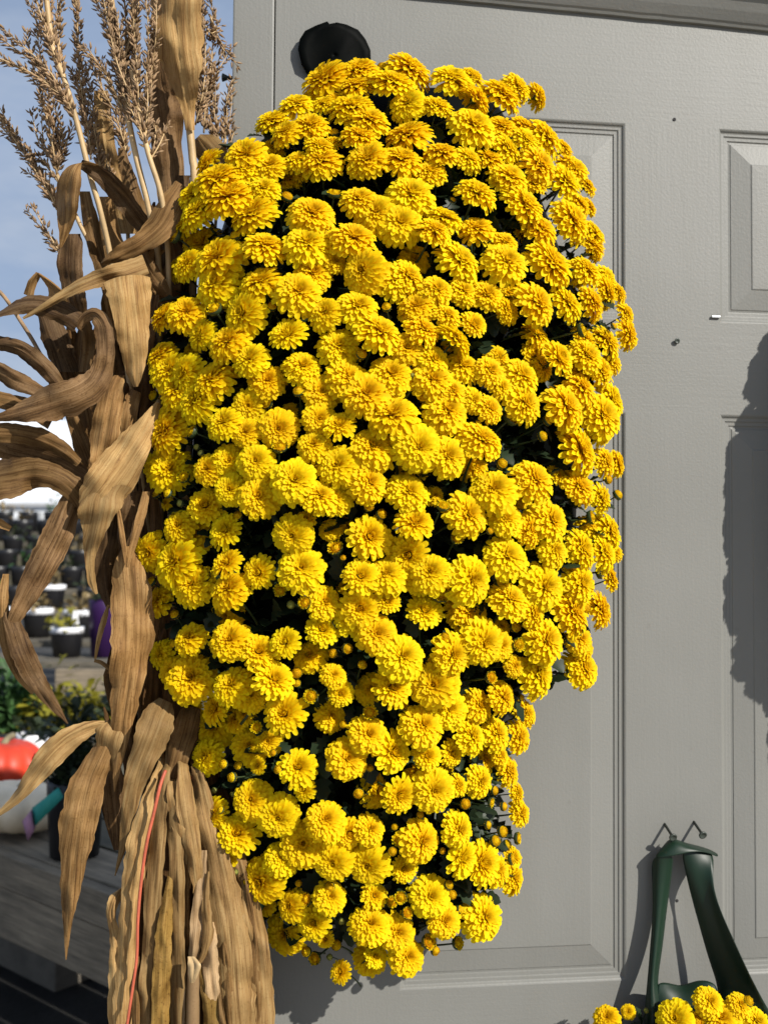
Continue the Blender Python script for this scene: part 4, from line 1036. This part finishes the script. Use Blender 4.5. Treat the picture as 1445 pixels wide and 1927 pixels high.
# lower leaves
lf([(222, 1368, 11, 5), (195, 1364, 11.8, 8), (165, 1372, 12.4, 15), (130, 1391, 12.8, 22), (95, 1424, 12.8, 24), (66, 1460, 12.4, 18), (38, 1496, 12, 11), (8, 1524, 11.4, 6), (-22, 1545, 11, 2)], curl=.35, mat=M_CORN2)
lf([(206, 1380, 11, 8), (190, 1415, 11.6, 22), (168, 1465, 12, 33), (154, 1520, 12.2, 38), (146, 1570, 12.2, 33), (138, 1630, 12, 24), (131, 1700, 11.6, 14), (127, 1760, 11.4, 6), (125, 1806, 11.2, 1)], wd=H, curl=.3)
lf([(236, 1345, 10.6, 12), (222, 1358, 11.8, 22), (210, 1378, 12.4, 26), (205, 1396, 12.2, 24), (203, 1420, 11.6, 18), (204, 1450, 11, 8)], wd=(.95, .3), mat=M_CORN2, arch=8)
lf([(312, 1318, 11.5, 14), (300, 1345, 13, 30), (288, 1380, 13.8, 33), (268, 1430, 13.6, 26), (252, 1480, 13.2, 19), (241, 1540, 12.8, 13), (231, 1595, 12.4, 7), (222, 1630, 12.2, 3), (217, 1648, 12, 1)], curl=.35, mat=M_CORN2, n=44)
lf([(362, 1330, 10, 16), (350, 1375, 11, 25), (336, 1425, 11.6, 20), (326, 1475, 12, 15), (322, 1500, 12, 13)], curl=.3)
lf([(212, 1440, 9, 14), (216, 1490, 9.4, 24), (222, 1545, 9.4, 22), (226, 1600, 9, 10)], wd=H, mat=M_CORNW)
lf([(330, 1330, 9, 14), (320, 1380, 9.4, 20), (300, 1430, 9.4, 20), (300, 1470, 9, 14)], wd=H, mat=M_CORNW)
lf([(330, 1470, 13, 14), (336, 1510, 13.4, 21), (342, 1560, 13.6, 17), (348, 1600, 13.4, 7), (351, 1628, 13.2, 1)], wd=H, mat=M_CORN2)
# the skirt of husks below the tie
SK = [
 (M_CORN2, [(298, 1455, 12, 10), (282, 1510, 12.8, 18), (262, 1590, 13.2, 25), (248, 1680, 13.2, 22), (240, 1780, 13.2, 21), (236, 1880, 13, 22), (232, 2050, 12.4, 24), (200, 2700, 12.4, 24)]),
 (M_CORN2, [(234, 1670, 11, 5), (218, 1690, 12, 13), (210, 1720, 12.2, 9), (216, 1755, 12.4, 10), (222, 1810, 12.4, 16), (218, 1880, 12.2, 15), (216, 2050, 12, 16), (180, 2700, 12, 16)]),
 (M_CORN2, [(312, 1460, 13, 9), (300, 1560, 13.6, 14), (290, 1680, 13.8, 17), (283, 1800, 13.8, 18), (278, 1920, 13.6, 18), (275, 2060, 13, 18), (256, 2700, 13, 18)]),
 (M_MUST, [(324, 1630, 13.6, 3), (317, 1680, 14.2, 9), (310, 1750, 14.6, 16), (305, 1830, 14.7, 19), (302, 1920, 14.6, 18), (300, 2060, 14, 18), (289, 2700, 14, 18)]),
 (M_CORN2, [(326, 1480, 13, 10), (330, 1560, 13.6, 15), (334, 1680, 13.8, 15), (335, 1800, 13.8, 16), (336, 1920, 13.6, 18), (336, 2060, 13, 18), (336, 2700, 13, 18)]),
 (M_CORN2, [(345, 1450, 13, 12), (352, 1520, 13.6, 19), (364, 1600, 13.8, 16), (374, 1680, 13.6, 10), (380, 1730, 13.4, 3)]),
 (M_CORN, [(352, 1500, 12, 8), (350, 1600, 12.4, 9), (350, 1720, 12.6, 9), (350, 1840, 12.6, 8), (350, 2050, 12, 8), (354, 2700, 12, 8)]),
 (M_PALE, [(384, 1600, 13.2, 6), (378, 1680, 14, 12), (372, 1740, 14.4, 15), (366, 1790, 14.6, 11), (360, 1815, 14.6, 4)]),
 (M_CORN2, [(392, 1640, 14, 3), (388, 1700, 14.6, 8), (392, 1750, 14.8, 11), (386, 1790, 15, 8), (374, 1815, 15.2, 4)]),
 (M_PALE, [(398, 1735, 13.6, 8), (396, 1780, 14.4, 15), (397, 1830, 14.6, 16), (402, 1880, 14.4, 13), (404, 1910, 14, 8)]),
 (M_MUST, [(384, 1820, 14, 8), (392, 1860, 14.4, 16), (400, 1910, 14.4, 18), (404, 2050, 14, 18), (424, 2700, 14, 18)]),
 (M_CORN2, [(372, 1450, 11.5, 12), (392, 1540, 12.4, 22), (414, 1640, 13, 30), (432, 1740, 13.4, 36), (442, 1840, 13.4, 38), (448, 1940, 13.2, 40), (450, 2080, 12.6, 42), (484, 2700, 12.6, 42)]),
 (M_CORN, [(420, 1760, 14.1, 2), (424, 1800, 14.2, 7), (432, 1880, 14.2, 9), (440, 1960, 14, 8), (446, 2060, 13.4, 8), (479, 2700, 13.4, 8)]),
 (M_CORN2, [(430, 1560, 10.5, 14), (458, 1660, 11.6, 20), (480, 1760, 12.2, 25), (490, 1850, 12.2, 27), (494, 1940, 12, 26), (496, 2080, 11.6, 26), (544, 2700, 11.6, 26)]),
 (M_CORN, [(462, 1640, 12.4, 2), (470, 1700, 12.8, 5), (480, 1790, 13, 7), (484, 1900, 12.8, 8), (486, 2050, 12, 8), (531, 2700, 12, 8)]),
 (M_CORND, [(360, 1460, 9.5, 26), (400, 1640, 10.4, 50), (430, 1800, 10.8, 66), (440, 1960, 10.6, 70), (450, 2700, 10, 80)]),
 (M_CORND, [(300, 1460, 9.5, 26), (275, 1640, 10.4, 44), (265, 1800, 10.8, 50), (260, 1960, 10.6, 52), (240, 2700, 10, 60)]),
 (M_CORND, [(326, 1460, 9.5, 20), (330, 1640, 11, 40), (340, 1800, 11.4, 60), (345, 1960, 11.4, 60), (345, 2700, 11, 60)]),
 (M_CORN, [(262, 1800, 13.6, 1), (258, 1850, 14, 5), (256, 1920, 14, 8), (254, 2050, 13.6, 8), (229, 2700, 13.6, 8)]),
 (M_PALE, [(350, 1820, 13.6, 2), (344, 1860, 14, 6), (340, 1930, 14, 8), (338, 2040, 13.6, 8), (338, 2700, 13.6, 8)]),
 (M_CORN, [(412, 1860, 14.3, 2), (416, 1900, 14.6, 6), (424, 1960, 14.6, 7), (430, 2050, 14, 7), (458, 2700, 14, 7)]),
]
for m, pts in SK:
    if pts[0][1] <= 1500:
        a = pts[0]; pts = [(336 + (a[0] - 336) * .75, a[1] - 75, a[2] - 4, a[3] * .7), (336 + (a[0] - 336) * .8, a[1] - 25, a[2] - 2, a[3] * .7)] + pts
    lf([(a[0], a[1], a[2], a[3] * .93) for a in pts], mat=m, wd=H, curl=.5, ragged=1.8, wavy=1.5)
# the knot of the cane, frayed
lf([(360, 1800, 15.6, 6), (366, 1816, 16.2, 12), (364, 1836, 16, 9), (362, 1850, 15.6, 3)], wd=H, mat=M_CANE)
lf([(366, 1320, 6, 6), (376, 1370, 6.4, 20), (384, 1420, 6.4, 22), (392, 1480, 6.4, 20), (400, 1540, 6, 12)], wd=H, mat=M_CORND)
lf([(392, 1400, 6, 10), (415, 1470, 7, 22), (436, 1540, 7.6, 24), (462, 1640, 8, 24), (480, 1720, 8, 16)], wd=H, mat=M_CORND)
# ---- twine round the bundle with its loose tail
tw = []
for k in range(18):
    a = math.pi * (k / 17 * 1.7 - .35)
    tw.append(P(336 - 52 * math.cos(a), 1452 - 5 * math.cos(a) + 10 * math.sin(a), .05 + .066 * math.sin(a)))
v_, f_ = tube_data(tw, [.0021] * len(tw), 6)
tl = [P(x, y, d * .01) for x, y, d in catmull([(312, 1450, 13.9), (302, 1478, 14.6), (290, 1530, 14.9), (276, 1590, 15.2), (266, 1660, 15.2), (260, 1730, 15.1), (258, 1800, 15.1), (250, 1860, 15.2), (241, 1920, 15.2), (228, 2010, 15)], 44)]
w_, g_ = tube_data(tl, [.0018 - .0004 * i / 44 for i in range(45)], 6)
for i, p in enumerate(w_):
    w_[i] = Vector((p.x, p.y, p.z))
b0 = len(v_); v_ += w_; f_ += [tuple(i + b0 for i in f) for f in g_]
tag(pydata('twine', v_, f_, M_TWINE), 'flat orange twine tied round the corn stalks with a long tail hanging down', 'twine')
#PART5
# ------------------------------------------------------------------ the nursery yard behind
def wood(name, base, dark):
    t = NT(name); v = t.coords((2.5, 30, 30)); v2 = t.coords()
    c = t.ramp(t.noise(v, 2.0, 6, .65), [(0.25, dark), (0.7, base)])
    c = t.mix(.6, c, t.ramp(t.noise(v2, 9, 4), [(.3, (.55, .55, .55)), (.6, (1, 1, 1))]), 'MULTIPLY')
    t.l(c, t.b.inputs['Base Color']); t.b.inputs['Roughness'].default_value = .85
    t.l(t.bump(t.noise(v, 4.0, 4), .5, .004), t.b.inputs['Normal'])
    return t.m
M_WOOD = wood('weathered_grey_wood', (0.34, 0.275, 0.19), (0.09, 0.075, 0.054))
M_TREAD = wood('grey_staging_wood', (0.16, 0.14, 0.105), (0.05, 0.045, 0.035))
M_WOODD = wood('dark_wood', (0.13, 0.115, 0.07), (0.04, 0.038, 0.024))  # darker brown wood for rear planks and legs
M_POT = simple('black_pot_plastic', (0.012, 0.012, 0.014), .4, .2, 6, 0, .5)
M_RIM = simple('white_pot_band', (0.78, 0.79, 0.82), .4, .06, 6)
M_PURP = simple('purple_pot_plastic', (0.03, 0.009, 0.06), .4, .1, 6)
M_SOIL = simple('potting_soil', (0.03, 0.022, 0.015), .9, .4, 60)
M_GRN = leafy('nursery_green', (0.045, 0.10, 0.03), .2)
M_YGR = leafy('yellow_green', (0.22, 0.20, 0.02), .2)
M_DGR = leafy('dull_dark_green', (0.028, 0.04, 0.018), .15)
M_DRY = leafy('dry_plant', (0.22, 0.16, 0.07), .15)
M_CONC = simple('concrete_block', (0.20, 0.175, 0.14), .9, .2, 12, .5, .2, .01)
M_WHITE = simple('white_sheeting', (0.80, 0.82, 0.84), .6, .04, 1.5)
M_GREYM = simple('grey_pipe', (0.36, 0.37, 0.38), .5, .1)

bdir = Vector((-1.22, 1.0))                       # runs away to the left
c_, s_ = math.cos(YAW), math.sin(YAW)
bx = Vector((bdir.x * c_ + bdir.y * s_, -bdir.x * s_ + bdir.y * c_, 0)).normalized()   # along the bench
bn = Vector((-bx.y, bx.x, 0))
if bn.y < 0: bn = -bn                             # away from the camera
ZB = 0.72
fr = PZ(232, 1672, ZB)                            # front edge of the bench top
ROT = Matrix(((bx.x, bn.x, 0), (bx.y, bn.y, 0), (0, 0, 1))).to_4x4()
bench = thing('plank_bench', 'weathered grey plank bench holding the pumpkins and potted plants', 'bench', (fr.x, fr.y, 0))
bench.matrix_world = Matrix.Translation((fr.x, fr.y, 0)) @ ROT
def bpart(name, x0, x1, y0, y1, z0, z1, mat, bev=.003, par=None):
    bm = bmesh.new(); box_bm(bm, x0, x1, y0, y1, z0, z1, bev)
    o = mesh_obj(name, bm, mat); o.parent = par or bench; return o
for k in range(6):
    bpart('top_plank', -2.2, 3.4, k * .150, k * .150 + .143, ZB - .035 + (k % 3) * .0015, ZB + (k % 3) * .0015, M_WOOD if k < 1 else M_WOODD)
bpart('front_board', -2.2, 3.4, -.034, -.002, ZB - .080, ZB - .004, M_WOOD)
bpart('front_board', -2.2, 3.4, -.030, -.002, ZB - .20, ZB - .083, M_WOOD)
bi = bench.matrix_world.inverted()
for (bx_, by_) in ((40, 1838), (-420, 1690), (330, 1900)):
    lp = bi @ PZ(bx_, by_, 0); x, y0 = lp.x, max(lp.y, .3)
    for z in range(2):
        bpart('concrete_block', x - .2 + .03 * z, x + .2 + .03 * z, y0, y0 + .2, .20 * z + .002, .20 * z + .197, M_CONC, .006)
    bpart('concrete_block', x - .2, x + .2, y0, y0 + .2, .402, ZB - .038, M_CONC, .006)

def clump(v_, f_, cen, rad, n, ln, rr, up=.5):
    for i in range(n):
        q = Vector((rr.gauss(0, .45) * rad[0], rr.gauss(0, .45) * rad[1], abs(rr.gauss(0, .55)) * rad[2]))
        dr = Vector((q.x / rad[0] + rr.gauss(0, .4), q.y / rad[1] + rr.gauss(0, .4), up + rr.gauss(0, .5))).normalized()
        leaf_poly(v_, f_, cen + q, dr, Vector((rr.gauss(0, .3), rr.gauss(0, .3), 1)).normalized(), ln * rr.uniform(.7, 1.3), rr)
def pot_thing(name, loc, r, h, label, cat, mat=M_POT, band=True, plant_m=None, ph=.1, group=None, seed=0, pn=60, pl=.05, foot=.8):
    t = thing(name, label, cat, loc, group)
    v_, f_ = lathe_data([(0, 0), (r * foot, 0), (r * (.1 * foot + .9), h * .78), (r * .99, h * .80), (r, h * .98), (r * .95, h), (r * .93, h * .9), (0, h * .9)], 22)
    pydata('pot', v_, f_, mat, t)
    if band:
        v_, f_ = lathe_data([(r * .995, h * .80), (r * 1.03, h * .80), (r * 1.05, h * 1.0), (r * .95, h * 1.012), (r * .94, h * .92)], 22)
        pydata('rim', v_, f_, M_RIM, t)
    v_, f_ = lathe_data([(0, h * .905), (r * .93, h * .905)], 16)
    pydata('soil', v_, f_, M_SOIL, t, False)
    if plant_m:
        rr = random.Random(seed); v_, f_ = [], []
        clump(v_, f_, Vector((0, 0, h * .92)), (r * .9, r * .9, ph), pn, pl, rr)
        pydata('foliage', v_, f_, plant_m, t)
    return t
# potted plants and pumpkins on the bench
def spheroid(name, r, h, ribs, mat, root, depth=.09):
    v_, f_ = [], []; n, m = ribs * 6, 16
    for i in range(m + 1):
        a = -math.pi / 2 + math.pi * i / m
        for k in range(n):
            b = 2 * math.pi * k / n
            q = 1 - depth * (abs(math.cos(b * ribs / 2)) ** 6) * math.cos(a) ** .3
            rad = r * (math.cos(a) ** .9 if math.cos(a) > 1e-6 else 0) * q
            z = h / 2 + h / 2 * math.sin(a) - .12 * h * math.exp(-(math.cos(a) / .35) ** 2) * (1 if a > 0 else -1)
            v_.append((rad * math.cos(b), rad * math.sin(b), z))
    for i in range(m):
        for k in range(n):
            a, b = i * n + k, i * n + (k + 1) % n
            f_.append((a, b, b + n, a + n))
    return pydata(name, v_, f_, mat, root)
M_RED = simple('red_orange_pumpkin', (0.55, 0.045, 0.016), .5, .25, 9, .1, .4)
M_CREAM = simple('white_pumpkin', (0.84, 0.70, 0.50), .55, .15, 9, .15, .3)
M_DSTEM = simple('pumpkin_stem', (0.20, 0.17, 0.10), .8, .3, 30, .4)
def pumpkin(loc, r, h, ribs, mat, label, tilt=0):
    t = thing('pumpkin', label, 'pumpkin', loc)
    spheroid('body', r, h, ribs, mat, t)
    S = [(0, 0, h * .80), (.004, .004, h * .90), (.014, .016, h * .97), (.03, .03, h * 1.0)]
    v_, f_ = tube_data(S, [.016, .011, .009, .010], 7); pydata('stem', v_, f_, M_DSTEM, t)
    t.rotation_euler = (tilt, .1, .4)
    return t
pumpkin(PZ(30, 1564, ZB + .004), .128, .125, 12, M_CREAM, 'cream white ribbed pumpkin on the grey bench, in front of the red one')
pumpkin(PZ(-4, 1494, ZB + .004), .128, .165, 11, M_RED, 'red orange pumpkin on the bench behind the white pumpkin')
pl_ = PZ(141, 1606, ZB + .004)
pot_thing('potted_plant', pl_, .066, .175, 'black pot of dark bushy plant on the bench with a teal tag', 'potted plant', band=False, plant_m=M_DGR, ph=.13, seed=3, pn=420, pl=.035, foot=.86)
# the tag on that pot
tg = thing('plant_tag', 'bent teal and pink plant tag leaning against the black pot on the bench', 'plant tag', pl_)
def quad(name, cs, mat, root, dist):
    n = 6; v_ = []
    for i in range(n + 1):
        t = i / n
        a = Vector(cs[0]).lerp(Vector(cs[1]), t); b = Vector(cs[3]).lerp(Vector(cs[2]), t)
        for s in range(3):
            p = a.lerp(b, s / 2); v_.append(PD(p.x, p.y, dist - .02 * math.sin(t * 3.14) ))
    f_ = [(i * 3 + s, i * 3 + s + 1, i * 3 + s + 4, i * 3 + s + 3) for i in range(n) for s in range(2)]
    o = place(pydata(name, v_, f_, mat), root)
    m_ = o.modifiers.new('thick', 'SOLIDIFY'); m_.thickness = .0015
    return o
dT = (pl_ - ORG).dot(M3 @ Vector((0, 0, -1))) - .095
quad('tag_card', [(110, 1482), (62, 1520), (66, 1556), (120, 1500)], simple('teal_card', (0.035, 0.30, 0.25), .5, .1), tg, dT)
quad('tag_end', [(60, 1523), (44, 1545), (54, 1582), (67, 1557)], simple('pink_card', (0.50, 0.26, 0.38), .5, .1), tg, dT + .003)
pot_thing('white_pot', PZ(62, 1436, ZB + .004), .055, .10, 'small white pot standing behind the red pumpkin', 'pot', mat=M_RIM, band=False, plant_m=M_DGR, seed=4, ph=.05, pn=30)
# further bench with bushy plants
z2 = .62
b2 = thing('low_bench', 'low dark bench behind the pumpkins, covered with green and yellow bushy plants', 'bench', PZ(100, 1460, z2))
b2.matrix_world = Matrix.Translation(PZ(100, 1460, z2)) @ Matrix.Rotation(.2, 4, 'Z')
for k in range(5):
    bpart('top_plank', -1.6, 1.2, -.35 + k * .18, -.35 + k * .18 + .17, -.04, -.005, M_WOODD, .004, b2)
for x in (-1.3, 1.0):
    for y in (-.3, .4): bpart('leg', x - .04, x + .04, y - .04, y + .04, -z2, -.042, M_WOODD, .004, b2)
for i, (px, py, m, rad, hh, n, ln, lab) in enumerate([
        (20, 1430, M_GRN, .13, .17, 520, .055, 'feathery green plant in a black pot at the left edge behind the red pumpkin'),
        (-70, 1425, M_GRN, .13, .17, 300, .055, 'feathery green plant beyond the left edge behind the red pumpkin'),
        (95, 1435, M_YGR, .11, .13, 360, .045, 'yellow green bushy plant between the green feathery plant and the corn leaves'),
        (160, 1440, M_YGR, .11, .13, 360, .045, 'yellow green bushy plant just left of the corn stalks, below the grey board'),
        (235, 1440, M_DGR, .11, .13, 260, .045, 'dark green bushy plant mostly hidden behind the corn stalks')]):
    loc = PZ(px, py, z2)
    pot_thing('bushy_plant', loc, .11, .12, lab, 'potted plant', band=False, plant_m=m, ph=hh, seed=20 + i, pn=n, pl=ln)
# stepped staging with rows of pots
stg = thing('stepped_staging', 'stepped grey wooden staging with rows of black pots', 'staging', PZ(100, 1300, .70))
ZR = [.74, .86, .98, 1.08, 1.18, 1.27, 1.35, 1.41]
YB = [1238, 1202, 1150, 1110, 1076, 1048, 1024, 1006]
DR = []
fwd = Vector((math.sin(YAW), math.cos(YAW), 0)); rgt = Vector((math.cos(YAW), -math.sin(YAW), 0))
d0 = 6.1
for k in range(8):
    DR.append(d0 + k * .55)
def atdist(px, z, dist):                          # at a given distance ahead, level z, in the column px
    v = ray(px, CY); v = Vector((v.x, v.y, 0)); v /= v.dot(fwd)
    p = ORG + v * dist; p.z = z; return p
ROWZ = []
for k in range(8):
    z = CAMZ - (YB[k] - 1030) / F * DR[k]
    ROWZ.append(z)
    a = atdist(-260, z, DR[k]); b = atdist(420, z, DR[k])
    m = (a + b) / 2
    for j, off in enumerate((-.14, .10)):
        bm = bmesh.new(); box_bm(bm, -1.6, 1.6, off - .10, off + .11, -.045, -.004, .004)
        o = mesh_obj('tread_plank', bm, M_TREAD)
        o.matrix_world = Matrix.Translation(m) @ Matrix.Rotation(-YAW, 4, 'Z')
        o.parent = stg; o.matrix_parent_inverse = Matrix.Translation(-Vector(stg.location))
    for sx in (-1.4, 1.4):
        bm = bmesh.new(); box_bm(bm, sx - .05, sx + .05, -.12, .12, -z + .002, -.047, .004)
        o = mesh_obj('leg', bm, M_WOODD)
        o.matrix_world = Matrix.Translation(m) @ Matrix.Rotation(-YAW, 4, 'Z')
        o.parent = stg; o.matrix_parent_inverse = Matrix.Translation(-Vector(stg.location))
bm = bmesh.new(); box_bm(bm, -.17, 1.2, -.02, .02, -.15, .0, .004)
a = atdist(112, ROWZ[0] - .03, 5.72)
o = mesh_obj('front_board', bm, M_WOOD); o.matrix_world = Matrix.Translation(a + rgt * .17) @ Matrix.Rotation(-YAW, 4, 'Z'); o.parent = stg; o.matrix_parent_inverse = Matrix.Translation(-Vector(stg.location))
def bpot(px, row, r, h, label, band=True, mat=M_POT, pm=M_DRY, seed=0, ph=.10, grp=None, pn=50):
    loc = atdist(px, ROWZ[row] + .001, DR[row])
    return pot_thing('nursery_pot', loc, r, h, label, 'plant pot', mat, band, pm, ph, grp, seed, pn)
bpot(131, 0, .098, .175, 'black pot with white rim and a white tag, nearest of the white rimmed pots', pm=M_YGR, seed=31)
tagp = atdist(146, ROWZ[0] + .19, DR[0] - .03)
bm = bmesh.new(); box_bm(bm, -.022, .022, -.002, .002, 0, .085, .0008)
for v in bm.verts:
    if v.co.z > .08: v.co.x *= .6
o = mesh_obj('plant_tag', bm, M_RIM); o.location = tagp; tag(o, 'white plant tag standing in the nearest white rimmed pot', 'plant tag')
bpot(198, 0, .085, .34, 'purple pot half hidden behind the corn leaves', band=False, mat=M_PURP, pm=M_DGR, seed=32)
bpot(76, 1, .098, .185, 'black pot with white rim holding a dry yellow plant, second row left', pm=M_DRY, seed=33, ph=.13)
bpot(153, 1, .098, .175, 'black pot with white rim in the second row, right of the dry yellow plant', pm=M_DRY, seed=34)
bpot(100, 2, .098, .17, 'black pot with white rim in the third row above the curled corn leaf', pm=M_DRY, seed=35, ph=.16)
bpot(-6, 1, .098, .19, 'black pot with white rim cut off by the left edge of the picture', pm=M_YGR, seed=36, ph=.16)
n = 0
for row in range(2, 8):
    for j in range(9):
        px = -40 + j * 46 - row * 9 + (row % 2) * 20
        if row == 2 and 60 < px < 140: continue
        if px > 300: continue
        n += 1
        bpot(px, row, .088, .16 if row < 6 else .20, 'plain black nursery pot in the back rows of the staging', band=False, pm=(M_DRY, M_DGR, M_GRN)[(j * 7 + row) % 3] if (j + row) % 2 else None, seed=50 + n, ph=.10, grp='black pots in the back rows', pn=26)
# white plastic greenhouse far behind
g0 = atdist(-40, 0, 26.0)
gh = thing('greenhouse', 'long white plastic covered greenhouse far behind the pots', 'greenhouse', g0)
gh.matrix_world = Matrix.Translation(g0) @ Matrix.Rotation(-YAW, 4, 'Z')
def gpart(name, v_, f_, mat, smooth=True):
    return pydata(name, v_, f_, mat, gh, smooth)
v_, f_ = [], []
xs = [-14, 9.5]
prof = [(0, 2.0), (0, 2.3), (.25, 2.9), (.9, 3.8), (1.9, 4.6), (3.2, 5.1), (4.6, 5.25), (6, 5.1), (7.3, 4.6), (8.3, 3.8), (8.9, 2.9), (9.2, 2.3), (9.2, 2.0)]
for x in xs:
    for y, z in prof: v_.append((x, y, z))
m = len(prof)
for k in range(m - 1): f_.append((k, k + 1, m + k + 1, m + k))
f_.append(tuple(range(m))); f_.append(tuple(range(2 * m - 1, m - 1, -1)))
gpart('cover', v_, f_, M_WHITE)
for z in (2.02, 2.42):
    bm = bmesh.new(); box_bm(bm, -14, 9.5, -.09, -.02, z, z + .10, .01); o = mesh_obj('rail', bm, M_GREYM); o.parent = gh
for i in range(13):
    bm = bmesh.new(); box_bm(bm, -14 + i * 1.95, -14 + i * 1.95 + .08, -.15, -.095, 0, 2.3, .01); o = mesh_obj('post', bm, M_GREYM); o.parent = gh
bm = bmesh.new(); box_bm(bm, -14, 9.5, .005, .05, 0, 2.0, .005); o = mesh_obj('shade_wall', bm, M_WOODD); o.parent = gh  # dark wall standing in for the shade below the white cover
